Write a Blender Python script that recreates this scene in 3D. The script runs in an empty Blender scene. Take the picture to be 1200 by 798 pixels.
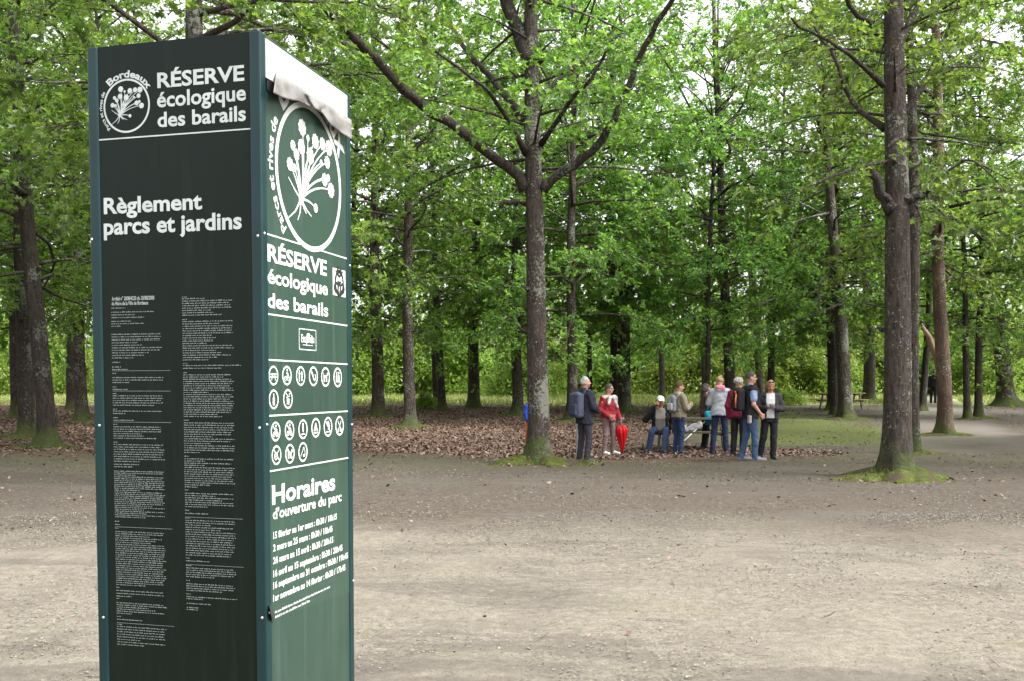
import bpy, bmesh, math, random
import numpy as np
from mathutils import Vector, Matrix, Euler

# ------------------------------------------------------------------ camera, sky, sun, exposure
S = bpy.context.scene
COL = S.collection
F, PX, PY, CAMH = 1120.0, 600.0, 503.0, 1.45
PITCH = math.radians(2.56)
cd = bpy.data.cameras.new('camera'); cam = bpy.data.objects.new('camera', cd); COL.objects.link(cam)
cam.location = (0, 0, CAMH); cam.rotation_euler = (math.radians(90) - PITCH, 0, 0)
cd.sensor_fit = 'HORIZONTAL'; cd.sensor_width = 36; cd.lens = 36 * F / 1200
cd.shift_y = (PY - 399) / 1200; cd.clip_start = 0.05; cd.clip_end = 2000
S.camera = cam
SUN_EL, SUN_AZ = math.radians(52), math.radians(118)      # azimuth from +Y towards +X
W = bpy.data.worlds.new('World'); S.world = W; W.use_nodes = True
wn = W.node_tree; wn.nodes.clear()
sky = wn.nodes.new('ShaderNodeTexSky'); sky.sky_type = 'NISHITA'; sky.sun_disc = False
sky.sun_elevation = SUN_EL; sky.sun_rotation = SUN_AZ; sky.dust_density = 4.0; sky.air_density = 1.0
hs = wn.nodes.new('ShaderNodeHueSaturation'); hs.inputs['Saturation'].default_value = 0.10   # overcast
bg = wn.nodes.new('ShaderNodeBackground'); bg.inputs['Strength'].default_value = 0.15
wo = wn.nodes.new('ShaderNodeOutputWorld')
wn.links.new(sky.outputs[0], hs.inputs['Color']); wn.links.new(hs.outputs[0], bg.inputs['Color'])
wn.links.new(bg.outputs[0], wo.inputs['Surface'])
ld = bpy.data.lights.new('sun', 'SUN'); ld.energy = 1.5; ld.angle = math.radians(18); ld.color = (1, .97, .92)
sun = bpy.data.objects.new('sun', ld); COL.objects.link(sun)
sun.rotation_euler = Vector((math.sin(SUN_AZ) * math.cos(SUN_EL), math.cos(SUN_AZ) * math.cos(SUN_EL),
                             math.sin(SUN_EL))).to_track_quat('Z', 'Y').to_euler()
S.view_settings.view_transform = 'Standard'; S.view_settings.look = 'None'
S.view_settings.exposure = 1.9; S.view_settings.gamma = 1
try:
    S.view_settings.use_curve_mapping = False
    S.cycles.max_bounces = 12; S.cycles.diffuse_bounces = 7; S.cycles.glossy_bounces = 2
    S.cycles.transmission_bounces = 9; S.cycles.transparent_max_bounces = 4
    S.cycles.use_denoising = True; S.cycles.sample_clamp_indirect = 6
except Exception:
    pass

# ------------------------------------------------------------------ helpers
R = random.Random(7)
NP = np.random.default_rng(11)

def gz(x, y):
    """ground height"""
    t = np.maximum(0.0, np.asarray(y, float) - 22.0)
    z = .027 * (t - 3.0 * (1 - np.exp(-t / 3.0)))
    z = 1.15 * np.tanh(z / 1.15)
    x = np.asarray(x, float); y = np.asarray(y, float)
    k = np.clip((y - 6) / 10, 0, 1) * np.clip((90 - y) / 40, 0, 1)
    return z + k * (.022 * np.sin(x * .63 + y * .21) + .018 * np.sin(x * .31 - y * .47 + 1.3))

def ray(px, py):
    xv, yv = (px - PX) / F, -(py - PY) / F
    c, s = math.cos(PITCH), math.sin(PITCH)
    return np.array([xv, c + yv * s, -s + yv * c])

def pt(px, py, Y):
    d = ray(px, py); t = Y / d[1]
    return Vector((d[0] * t, Y, CAMH + d[2] * t))

def gpos(px, py):
    d = ray(px, py); lo, hi = .5, 140.
    for _ in range(60):
        m = (lo + hi) / 2; p = d * m
        if CAMH + p[2] > gz(p[0], p[1]): lo = m
        else: hi = m
    p = d * lo
    return Vector((p[0], p[1], float(gz(p[0], p[1]))))

def link(o, parent=None):
    COL.objects.link(o)
    if parent is not None: o.parent = parent
    return o

def tag(o, label=None, cat=None, group=None, kind=None):
    if label: o['label'] = label
    if cat: o['category'] = cat
    if group: o['group'] = group
    if kind: o['kind'] = kind
    return o

def empty(name, loc=(0, 0, 0), rz=0):
    o = bpy.data.objects.new(name, None); o.empty_display_size = .2
    o.location = loc; o.rotation_euler = (0, 0, rz)
    return link(o)

def mesh_np(name, V, faces, mats, smooth=False, mi=None):
    """faces: int array (n,k) or list of such arrays"""
    me = bpy.data.meshes.new(name)
    V = np.asarray(V, np.float32)
    fl = faces if isinstance(faces, list) else [faces]
    fl = [np.asarray(f, np.int32) for f in fl if len(f)]
    loops = np.concatenate([f.ravel() for f in fl]) if fl else np.zeros(0, np.int32)
    tot = np.concatenate([np.full(len(f), f.shape[1], np.int32) for f in fl])
    start = np.concatenate([[0], np.cumsum(tot)[:-1]]).astype(np.int32)
    me.vertices.add(len(V)); me.vertices.foreach_set('co', V.ravel())
    me.loops.add(len(loops)); me.loops.foreach_set('vertex_index', loops)
    me.polygons.add(len(tot)); me.polygons.foreach_set('loop_start', start)
    try: me.polygons.foreach_set('loop_total', tot)
    except Exception: pass
    me.polygons.foreach_set('use_smooth', np.full(len(tot), smooth, bool))
    for m in (mats if isinstance(mats, (list, tuple)) else [mats]): me.materials.append(m)
    if mi is not None: me.polygons.foreach_set('material_index', np.asarray(mi, np.int32))
    me.update(calc_edges=True); me.validate()
    return me

def ob(name, me, parent=None, loc=None):
    o = bpy.data.objects.new(name, me)
    if loc is not None: o.location = loc
    return link(o, parent)

def bm_ob(name, bm, mat, parent=None, smooth=False, loc=None):
    me = bpy.data.meshes.new(name); bm.normal_update(); bm.to_mesh(me); bm.free()
    for m in (mat if isinstance(mat, (list, tuple)) else [mat]): me.materials.append(m)
    if smooth:
        for p in me.polygons: p.use_smooth = True
    return ob(name, me, parent, loc)

def box(bm, c, s, M=None, bev=0.0):
    r = bmesh.ops.create_cube(bm, size=1)
    vs = r['verts']
    bmesh.ops.scale(bm, vec=s, verts=vs)
    if bev:
        es = list({e for v in vs for e in v.link_edges})
        q = bmesh.ops.bevel(bm, geom=es, offset=bev, segments=2, affect='EDGES', profile=.5)
        vs = list({v for f in q['faces'] for v in f.verts} | {v for v in vs if v.is_valid})
    if M is not None: bmesh.ops.transform(bm, matrix=M, verts=vs)
    bmesh.ops.translate(bm, vec=c, verts=vs)
    return vs

class Geo:
    """collects tubes in numpy arrays"""
    def __init__(s): s.V = []; s.Q = []; s.T = []; s.n = 0
    def tube(s, pts, rad, seg=6, cap=True, wob=None):
        P = np.asarray([tuple(p) for p in pts], float); n = len(P)
        rad = np.asarray(rad, float) * np.ones(n)
        Tn = np.gradient(P, axis=0); Tn /= np.linalg.norm(Tn, axis=1)[:, None] + 1e-9
        ref = np.array([1., 0, 0]) if abs(Tn[0][0]) < .8 else np.array([0, 1., 0])
        V = []
        u = ref
        for i in range(n):
            u = u - Tn[i] * np.dot(u, Tn[i]); u /= np.linalg.norm(u) + 1e-9
            v = np.cross(Tn[i], u)
            a = np.arange(seg) * 2 * math.pi / seg
            rr = rad[i] * (np.ones(seg) if wob is None else wob(i, a))
            V.append(P[i] + np.outer(np.cos(a) * rr, u) + np.outer(np.sin(a) * rr, v))
        b = s.n; V = np.concatenate(V)
        i0 = (np.arange(n - 1)[:, None] * seg + np.arange(seg)[None]).ravel()
        i1 = (np.arange(n - 1)[:, None] * seg + (np.arange(seg)[None] + 1) % seg).ravel()
        s.Q.append(np.stack([i0, i1, i1 + seg, i0 + seg], 1) + b)
        s.V.append(V); s.n += len(V)
        if cap:
            for end, c in ((n - 1, 1), (0, -1)):
                s.V.append(P[end][None]); ci = s.n; s.n += 1
                j = np.arange(seg) + end * seg + b; k = (np.arange(seg) + 1) % seg + end * seg + b
                s.T.append(np.stack([j, k, np.full(seg, ci)] if c > 0 else [k, j, np.full(seg, ci)], 1))
    def mesh(s, name, mat, smooth=True):
        return mesh_np(name, np.concatenate(s.V), [np.concatenate(s.Q)] + ([np.concatenate(s.T)] if s.T else []), mat, smooth)

# ------------------------------------------------------------------ materials
def nodes(name):
    m = bpy.data.materials.new(name); m.use_nodes = True
    nt = m.node_tree; b = nt.nodes['Principled BSDF']
    return m, nt, b, nt.nodes.new, nt.links.new

def ramp(nt, fac, stops, interp='LINEAR'):
    r = nt.nodes.new('ShaderNodeValToRGB'); r.color_ramp.interpolation = interp
    e = r.color_ramp.elements
    while len(e) < len(stops): e.new(.5)
    for i, (p, c) in enumerate(stops):
        e[i].position = p; e[i].color = (*c, 1) if len(c) == 3 else c
    nt.links.new(fac, r.inputs[0]); return r.outputs[0]

def noise(nt, vec, scale, detail=4, rough=.55):
    n = nt.nodes.new('ShaderNodeTexNoise'); n.inputs['Scale'].default_value = scale
    n.inputs['Detail'].default_value = detail; n.inputs['Roughness'].default_value = rough
    if vec is not None: nt.links.new(vec, n.inputs['Vector'])
    return n.outputs['Fac']

def mixc(nt, fac, a, b, mode='MIX'):
    m = nt.nodes.new('ShaderNodeMix'); m.data_type = 'RGBA'; m.blend_type = mode
    for s, v in ((m.inputs[0], fac), (m.inputs[6], a), (m.inputs[7], b)):
        if hasattr(v, 'links'): nt.links.new(v, s)
        elif isinstance(v, (int, float)): s.default_value = v
        else: s.default_value = (*v, 1)
    return m.outputs[2]

def math_(nt, op, a, b=None, clamp=False):
    m = nt.nodes.new('ShaderNodeMath'); m.operation = op; m.use_clamp = clamp
    for s, v in ((m.inputs[0], a), (m.inputs[1], b)):
        if v is None: continue
        if hasattr(v, 'links'): nt.links.new(v, s)
        else: s.default_value = v
    return m.outputs[0]

def bump(nt, h, b, strength=.3, dist=.02):
    n = nt.nodes.new('ShaderNodeBump'); n.inputs['Strength'].default_value = strength
    n.inputs['Distance'].default_value = dist
    nt.links.new(h, n.inputs['Height']); nt.links.new(n.outputs[0], b.inputs['Normal'])

def plain(name, col, rough=.6, var=.12, scale=30, metal=0, spec=.5, bmp=0, bscale=200):
    """colour with a little uneven wear"""
    m, nt, b, N, L = nodes(name)
    tc = N('ShaderNodeTexCoord').outputs['Object']
    n = noise(nt, tc, scale, 5)
    lo = tuple(c * (1 - var) for c in col); hi = tuple(min(1, c * (1 + var)) for c in col)
    L(ramp(nt, n, [(.3, lo), (.7, hi)]), b.inputs['Base Color'])
    b.inputs['Roughness'].default_value = rough; b.inputs['Metallic'].default_value = metal
    b.inputs['Specular IOR Level'].default_value = spec
    if bmp: bump(nt, noise(nt, tc, bscale, 3), b, bmp, .004)
    return m

def leaf_mat(name, cols, trans, tmix=.42, rough=.42, spec=.45):
    m, nt, b, N, L = nodes(name)
    g = N('ShaderNodeNewGeometry'); oi = N('ShaderNodeObjectInfo')
    c = ramp(nt, g.outputs['Random Per Island'], [(i / (len(cols) - 1), k) for i, k in enumerate(cols)])
    h = N('ShaderNodeHueSaturation')
    L(math_(nt, 'ADD', math_(nt, 'MULTIPLY', oi.outputs['Random'], .035), .483), h.inputs['Hue'])
    L(math_(nt, 'ADD', math_(nt, 'MULTIPLY', oi.outputs['Random'], .5), .75), h.inputs['Value'])
    L(c, h.inputs['Color'])
    L(h.outputs[0], b.inputs['Base Color'])
    b.inputs['Roughness'].default_value = rough; b.inputs['Specular IOR Level'].default_value = spec
    t = N('ShaderNodeBsdfTranslucent')
    tcx = mixc(nt, 1.0, h.outputs[0], trans, 'MULTIPLY'); L(tcx, t.inputs['Color'])
    mx = N('ShaderNodeMixShader'); mx.inputs[0].default_value = tmix
    L(b.outputs[0], mx.inputs[1]); L(t.outputs[0], mx.inputs[2])
    L(mx.outputs[0], nt.nodes['Material Output'].inputs['Surface'])
    return m

def bark_mat(name, dark, lite, lichen, lich_amt=.5, moss=1.0, red=None):
    m, nt, b, N, L = nodes(name)
    tc = N('ShaderNodeTexCoord').outputs['Object']; oi = N('ShaderNodeObjectInfo')
    ad = N('ShaderNodeVectorMath'); ad.operation = 'ADD'; L(tc, ad.inputs[0])
    cx = N('ShaderNodeCombineXYZ'); r7 = math_(nt, 'MULTIPLY', oi.outputs['Random'], 37.)
    L(r7, cx.inputs[0]); L(r7, cx.inputs[2]); L(cx.outputs[0], ad.inputs[1]); v = ad.outputs[0]
    mp = N('ShaderNodeMapping'); mp.inputs['Scale'].default_value = (1, 1, .22); L(v, mp.inputs['Vector'])
    fur = noise(nt, mp.outputs[0], 22, 6, .65)
    base = ramp(nt, fur, [(.32, dark), (.62, lite)])
    if red: 
        base = mixc(nt, ramp(nt, noise(nt, v, .8, 2), [(.42, (0, 0, 0)), (.58, (1, 1, 1))]), base, red)
    big = noise(nt, v, 1.3, 3); fine = noise(nt, v, 19, 6, .68)
    sd_ = N('ShaderNodeSeparateXYZ'); L(tc, sd_.inputs[0])
    s = math_(nt, 'ADD', math_(nt, 'ADD', math_(nt, 'MULTIPLY', big, .55), math_(nt, 'MULTIPLY', fine, .6)), math_(nt, 'MULTIPLY', math_(nt, 'MINIMUM', math_(nt, 'MAXIMUM', sd_.outputs[0], -.2), .2), .2))
    lm = ramp(nt, s, [(.70 - .17 * lich_amt, (0, 0, 0)), (.735 - .17 * lich_amt, (1, 1, 1))])
    base = mixc(nt, lm, base, lichen)
    vo = N('ShaderNodeTexVoronoi'); vo.inputs['Scale'].default_value = 15
    dv = N('ShaderNodeVectorMath'); dv.operation = 'MULTIPLY_ADD'; nn_ = N('ShaderNodeTexNoise'); nn_.inputs['Scale'].default_value = 24; L(v, nn_.inputs['Vector'])
    L(nn_.outputs['Color'], dv.inputs[0]); dv.inputs[1].default_value = (.09, .09, .09); L(v, dv.inputs[2]); L(dv.outputs[0], vo.inputs['Vector'])
    pm = math_(nt, 'MULTIPLY', ramp(nt, vo.outputs['Distance'], [(.16, (1, 1, 1)), (.22, (0, 0, 0))]),
               ramp(nt, noise(nt, v, 2.2, 2), [(.5, (0, 0, 0)), (.56, (1, 1, 1))]))
    base = mixc(nt, pm, base, tuple(min(1, c * 1.1) for c in lichen))
    sx = N('ShaderNodeSeparateXYZ'); L(tc, sx.inputs[0])
    hgt = math_(nt, 'SUBTRACT', math_(nt, 'ADD', math_(nt, 'MULTIPLY', noise(nt, v, 3.5, 4), 1.3), .05), sx.outputs[2])
    mm = math_(nt, 'MULTIPLY', ramp(nt, hgt, [(.15, (0, 0, 0)), (.55, (1, 1, 1))]), .85 * moss)
    base = mixc(nt, mm, base, mixc(nt, fine, (.035, .05, .012), (.10, .13, .03)))
    L(base, b.inputs['Base Color']); b.inputs['Roughness'].default_value = .9
    b.inputs['Specular IOR Level'].default_value = .25
    bump(nt, math_(nt, 'ADD', math_(nt, 'ADD', fur, math_(nt, 'MULTIPLY', fine, .5)), math_(nt, 'MULTIPLY', lm, .15)), b, 1.0, .06)
    return m

BARK = bark_mat('oak_bark', (.017, .013, .011), (.072, .057, .047), (.18, .18, .15), .50)
BARKD = bark_mat('dark_bark', (.015, .012, .010), (.056, .045, .038), (.14, .145, .12), .30)
BARKR = bark_mat('reddish_bark', (.06, .04, .03), (.19, .13, .095), (.30, .29, .23), .45, red=(.085, .055, .042))
DEADW = plain('peeled_wood', (.20, .125, .09), .8, .25, 8, bmp=.4, bscale=30)
LEAF = leaf_mat('oak_leaf', [(.042, .086, .020), (.080, .142, .030), (.122, .196, .044), (.172, .245, .070)], (2.15, 2.25, 1.25), .55, .36, .6)
LEAFB = leaf_mat('shrub_leaf', [(.10, .16, .03), (.155, .22, .045), (.20, .27, .065)], (1.9, 2.05, 1.1), .45)
LEAFD = leaf_mat('glossy_dark_leaf', [(.02, .05, .015), (.03, .07, .02), (.04, .085, .03)], (1.6, 2.0, 1.0), .2, .3)

# ------------------------------------------------------------------ ground
def ground_material():
    m, nt, b, N, L = nodes('ground_cover')
    tc = N('ShaderNodeTexCoord').outputs['Object']
    sx = N('ShaderNodeSeparateXYZ'); L(tc, sx.inputs[0]); X, Y = sx.outputs[0], sx.outputs[1]
    n1 = noise(nt, tc, .35, 5, .6); n2 = noise(nt, tc, 1.6, 6, .65); n3 = noise(nt, tc, 14, 6, .7); n4 = noise(nt, tc, 70, 4, .7)
    # sandy gravel
    sand = ramp(nt, n3, [(.28, (0.1227, 0.1063, 0.08399)), (.5, (0.1758, 0.1561, 0.1264)), (.72, (0.2296, 0.2081, 0.1672))])
    sand = mixc(nt, ramp(nt, n4, [(.36, (1, 1, 1)), (.47, (0, 0, 0))]), sand, (0.08, 0.068, 0.052))
    sand = mixc(nt, ramp(nt, n2, [(.5, (0, 0, 0)), (.66, (.75, .75, .75))]), sand, (0.1254, 0.1096, 0.0897))
    # trodden brown earth with chips
    dirt = ramp(nt, n3, [(.28, (0.04181, 0.0332, 0.02728)), (.5, (0.07448, 0.06085, 0.04989)), (.74, (0.1179, 0.1004, 0.08107))])
    dirt = mixc(nt, ramp(nt, n4, [(.60, (0, 0, 0)), (.68, (1, 1, 1))]), dirt, (0.1747, 0.1546, 0.1176))
    # leaf litter
    lit = ramp(nt, n3, [(.3, (0.044, 0.0272, 0.0208)), (.5, (0.092, 0.0592, 0.044)), (.72, (0.14, 0.0944, 0.072))])
    # meadow
    grass = ramp(nt, n3, [(.3, (.16, .20, .05)), (.55, (.28, .32, .11)), (.75, (.40, .41, .19))])
    grass = mixc(nt, ramp(nt, n2, [(.45, (0, 0, 0)), (.65, (.8, .8, .8))]), grass, (.34, .31, .18))
    def band(v, lo, hi, wob=3.0, nn=n1):
        q = math_(nt, 'ADD', v, math_(nt, 'MULTIPLY', math_(nt, 'SUBTRACT', nn, .5), wob))
        r = N('ShaderNodeMapRange'); r.inputs['From Min'].default_value = lo; r.inputs['From Max'].default_value = hi
        r.interpolation_type = 'SMOOTHSTEP'; L(q, r.inputs['Value']); return r.outputs[0]
    c = mixc(nt, band(Y, 8.2, 11.2, 5.0), sand, dirt)
    # streaks of bare purple-brown earth
    mp = N('ShaderNodeMapping'); mp.inputs['Scale'].default_value = (.22, .75, 1); mp.inputs['Rotation'].default_value = (0, 0, .35); L(tc, mp.inputs['Vector'])
    c = mixc(nt, ramp(nt, noise(nt, mp.outputs[0], 1.1, 5, .6), [(.55, (0, 0, 0)), (.68, (.7, .7, .7))]), c, (0.0936, 0.0799, 0.0688))
    mp2 = N('ShaderNodeMapping'); mp2.inputs['Scale'].default_value = (.16, .5, 1); mp2.inputs['Rotation'].default_value = (0, 0, -.2); mp2.inputs['Location'].default_value = (3.1, 1.2, 0); L(tc, mp2.inputs['Vector'])
    c = mixc(nt, ramp(nt, noise(nt, mp2.outputs[0], 1.5, 6, .7), [(.54, (0, 0, 0)), (.62, (.65, .65, .65))]), c, mixc(nt, n3, (0.057, 0.0492, 0.0432), (0.1254, 0.1132, 0.0976)))
    c = mixc(nt, math_(nt, 'MULTIPLY', ramp(nt, noise(nt, tc, .9, 5, .7), [(.56, (0, 0, 0)), (.70, (.45, .45, .45))]), band(Y, 9, 5, 2)), c, (.13, .135, .06))
    # litter from 20 m on, less to the right
    lx = math_(nt, 'ADD', Y, math_(nt, 'MULTIPLY', math_(nt, 'MAXIMUM', math_(nt, 'SUBTRACT', X, 2.0), 0.), -3.0))
    c = mixc(nt, band(lx, 19.5, 22.0, 3.5), c, lit)
    ex = math_(nt, 'POWER', math_(nt, 'MULTIPLY', math_(nt, 'SUBTRACT', X, 3.0), 1 / 4.2), 2.); ey = math_(nt, 'POWER', math_(nt, 'MULTIPLY', math_(nt, 'SUBTRACT', Y, 20.8), 1 / 2.7), 2.)
    c = mixc(nt, band(math_(nt, 'MULTIPLY', math_(nt, 'ADD', ex, ey), -1), -1.25, -.5, 1.2, n2), c, ramp(nt, n3, [(.3, (.045, .028, .024)), (.5, (.085, .055, .047)), (.72, (.14, .098, .082))]))
    # moss and thin grass
    gpatch = math_(nt, 'MULTIPLY', ramp(nt, n2, [(.40, (0, 0, 0)), (.62, (1, 1, 1))]),
                   math_(nt, 'MULTIPLY', band(Y, 15.5, 19, 3), band(math_(nt, 'MULTIPLY', Y, -1), -21.5, -19.5, 3)))
    c = mixc(nt, math_(nt, 'MULTIPLY', gpatch, .35), c, (.10, .12, .035))
    gr = math_(nt, 'MULTIPLY', math_(nt, 'MULTIPLY', band(X, 4.4, 6.2, 2.5), band(Y, 22.5, 25, 4)), band(math_(nt, 'MULTIPLY', X, -1), -12.5, -10.8, 2.0))
    c = mixc(nt, math_(nt, 'MULTIPLY', gr, .8), c, mixc(nt, n3, (.07, .095, .025), (.15, .17, .055)))
    c = mixc(nt, band(Y, 45.5, 49, 4), c, grass)
    # path winding to the back on the right
    pc = math_(nt, 'ABSOLUTE', math_(nt, 'SUBTRACT', X, math_(nt, 'ADD', math_(nt, 'MULTIPLY', Y, .40), 1.6)))
    pw = math_(nt, 'MULTIPLY', band(math_(nt, 'MULTIPLY', pc, -1), -2.3, -1.2, 1.2), math_(nt, 'MULTIPLY', band(Y, 20, 26, 4), band(math_(nt, 'MULTIPLY', Y, -1), -68, -60, 1)))
    c = mixc(nt, math_(nt, 'MULTIPLY', pw, .9), c, mixc(nt, n3, (0.1, 0.0864, 0.0736), (0.188, 0.168, 0.144)))
    L(c, b.inputs['Base Color']); b.inputs['Roughness'].default_value = .95; b.inputs['Specular IOR Level'].default_value = .15
    bump(nt, math_(nt, 'ADD', n3, math_(nt, 'MULTIPLY', n4, .5)), b, .55, .03)
    return m

def build_ground():
    xs = np.concatenate([[-600, -300, -160, -110], np.arange(-80, -24, 4), np.arange(-24, 24.1, .4), np.arange(28, 81, 4), [110, 160, 300, 600]])
    ys = np.concatenate([[-400, -150, -60, -30, -15], np.arange(-8, 2, 2), np.arange(2, 70, .4), np.arange(70, 120, 4), [140, 180, 260, 400, 700]])
    XX, YY = np.meshgrid(xs, ys, indexing='ij'); ZZ = gz(XX, YY)
    nb_ = (np.abs(XX) < 24) & (YY > 2) & (YY < 20)
    ZZ = ZZ + nb_ * (.012 * np.sin(XX * 1.9 + 2 * np.sin(YY * .8)) * np.sin(YY * 1.3 + np.sin(XX * .9)) + .008 * np.sin(XX * 3.3 - YY * 2.1))
    near = (np.abs(XX) < 24) & (YY > 2) & (YY < 70)
    ZZ = ZZ + np.where(near, NP.normal(0, .006, XX.shape), 0)
    V = np.stack([XX, YY, ZZ], -1).reshape(-1, 3); ny = len(ys)
    i = (np.arange(len(xs) - 1)[:, None] * ny + np.arange(ny - 1)[None]).ravel()
    o = ob('ground', mesh_np('ground', V, np.stack([i, i + ny, i + ny + 1, i + 1], 1), ground_material(), True))
    tag(o, 'wide sandy clearing turning to brown leaf litter and meadow under the trees', kind='structure')
build_ground()

# flat scatter of small polygons lying on the ground
def scatter(name, mat, pos, size, tilt, label, cat=None, shape=None, lift=.006, aspect=(.4, .8)):
    n = len(pos)
    shape = shape if shape is not None else np.array([(-.5, 0), (-.15, .5), (.3, .42), (.5, 0), (.25, -.45), (-.25, -.4)])
    k = len(shape)
    a = NP.uniform(0, 2 * math.pi, n); tx = NP.normal(0, tilt, n); ty = NP.normal(0, tilt, n)
    asp = NP.uniform(*aspect, n)
    px = shape[None, :, 0] * size[:, None]; py = shape[None, :, 1] * (size * asp)[:, None]
    px = px * NP.uniform(.8, 1.2, (n, k)); py = py * NP.uniform(.8, 1.2, (n, k))
    ca, sa = np.cos(a)[:, None], np.sin(a)[:, None]
    x = px * ca - py * sa; y = px * sa + py * ca
    z = x * tx[:, None] + y * ty[:, None]; z = z - z.min(1, keepdims=True) + lift
    V = np.stack([pos[:, 0, None] + x, pos[:, 1, None] + y, gz(pos[:, 0], pos[:, 1])[:, None] + z], -1).reshape(-1, 3)
    fs = np.arange(n * k).reshape(n, k)
    return tag(ob(name, mesh_np(name, V, fs, mat)), label, cat, kind='stuff')

def litter_mat(name, cols, rough=.8):
    m, nt, b, N, L = nodes(name)
    g = N('ShaderNodeNewGeometry')
    L(ramp(nt, g.outputs['Random Per Island'], [(i / (len(cols) - 1), c) for i, c in enumerate(cols)]), b.inputs['Base Color'])
    b.inputs['Roughness'].default_value = rough; b.inputs['Specular IOR Level'].default_value = .3
    return m
LIT = litter_mat('dead_leaf', [(0.0576, 0.03398, 0.02496), (0.12, 0.07363, 0.05376), (0.1776, 0.1133, 0.0864), (0.24, 0.1699, 0.1344), (0.0912, 0.05475, 0.04128)])
CHIP = litter_mat('wood_chip', [(0.1148, 0.1016, 0.08087), (0.1722, 0.1582, 0.1273), (0.2153, 0.2046, 0.1647), (0.09688, 0.08096, 0.06589), (0.1507, 0.1362, 0.1086), (0.1292, 0.1163, 0.09435)])
TWIG = litter_mat('fallen_twig', [(.04, .03, .025), (.10, .07, .055), (.17, .12, .10)])

def in_view(n, y0, y1, pad=1.5, pw=1.0):
    u = NP.uniform(0, 1, n); y = y0 + (y1 - y0) * u ** pw
    x = NP.uniform(-1, 1, n) * (y * .55 + pad)
    return np.stack([x, y], 1)

TA_, TB_ = gpos(631, 543), gpos(1052, 560)
p = in_view(210000, 19.5, 50, 3, 1.2)
nz = np.sin(p[:, 0] * .9 + 1) * .8 + np.sin(p[:, 1] * 1.3 + p[:, 0] * .4) * .6
path = np.abs(p[:, 0] - (.40 * p[:, 1] + 1.6)) < 2.2
keep = (p[:, 1] - np.maximum(p[:, 0] - 2, 0) * 3.0 + nz > 20.6) & ~path & (NP.uniform(0, 1, len(p)) < .9)
keep |= (NP.uniform(0, 1, len(p)) < .05) & ~path
keep |= (((p[:, 0] - 3.0) / 4.4) ** 2 + ((p[:, 1] - 20.8) / 2.8) ** 2 + nz * .3 < 1) & (NP.uniform(0, 1, len(p)) < .6)
extra_ = np.concatenate([np.array([[b_.x, b_.y]]) + NP.normal(0, .55, (260, 2)) for b_ in (TA_, TB_)])
fore_ = in_view(1100, 4.5, 20, 1, .7)
p = np.concatenate([p[keep], extra_, fore_])
scatter('leaf_litter', LIT, p, NP.uniform(.03, .085, len(p)) * np.clip(.25 + p[:, 1] / 26, .42, 1), .35, 'dry brown oak leaves carpeting the ground under the trees')
p = np.concatenate([in_view(90000, 4.3, 11, 1, .8), in_view(70000, 10, 21, 1, .9)])
cl = np.sin(p[:, 0] * 1.1 + 2 * np.sin(p[:, 1] * .7)) * .5 + np.sin(p[:, 1] * 1.7 + p[:, 0] * .35) * .5
p = p[NP.uniform(-.9, 1.1, len(p)) < cl + .25]
scatter('wood_chips', CHIP, p, NP.uniform(.005, .016, len(p)) * (1 + p[:, 1] * .05), .22, 'small pale chips and crumbs strewn over the sandy clearing', lift=.004)
p = in_view(900, 4.6, 22, 1, .8)
scatter('fallen_twigs', TWIG, p, NP.uniform(.08, .34, len(p)) * NP.uniform(.5, 1.1, len(p)), .04, 'thin dark fallen twigs scattered on the sandy ground', lift=.008, aspect=(.03, .07),
        shape=np.array([(-.5, .2), (-.1, .55), (.5, .1), (.5, -.3), (-.1, .0), (-.5, -.3)]))

# ------------------------------------------------------------------ foliage
def leaf_arrays(P, D, size, lobed, flat=.55):
    """P points, D rough directions; returns verts, faces"""
    n = len(P)
    D = D + NP.normal(0, .55, (n, 3)); D[:, 2] -= .25
    D /= np.linalg.norm(D, axis=1)[:, None]
    U = NP.normal(0, flat, (n, 3)); U[:, 2] += 1.0
    Sd = np.cross(D, U); Sd /= np.linalg.norm(Sd, axis=1)[:, None] + 1e-9
    U = np.cross(Sd, D)
    sz = size * NP.uniform(.5, 1.35, n)
    if lobed:
        half = np.array([(.30, .24), (.11, .36), (.40, .60), (.12, .70)])
        prof = [(0, 0)] + [tuple(h) for h in half] + [(0, 1)] + [(-h[0], h[1]) for h in half[::-1]]
        F1, F2 = [0, 1, 2, 3, 4, 5], [0, 5, 6, 7, 8, 9]
    else:
        prof = [(0, 0), (.34, .5), (0, 1), (-.34, .5)]; F1, F2 = [0, 1, 2], [0, 2, 3]
    pr = np.array(prof); k = len(pr)
    lift = np.abs(pr[:, 0]) * .45 - pr[:, 1] ** 2 * .12
    V = P[:, None] + sz[:, None, None] * (pr[None, :, 0, None] * Sd[:, None] + pr[None, :, 1, None] * D[:, None] + lift[None, :, None] * U[:, None])
    b = (np.arange(n) * k)[:, None]
    return V.reshape(-1, 3), np.concatenate([b + np.array(F1)[None], b + np.array(F2)[None]])

def unit(v): return v / (np.linalg.norm(v) + 1e-9)

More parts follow.
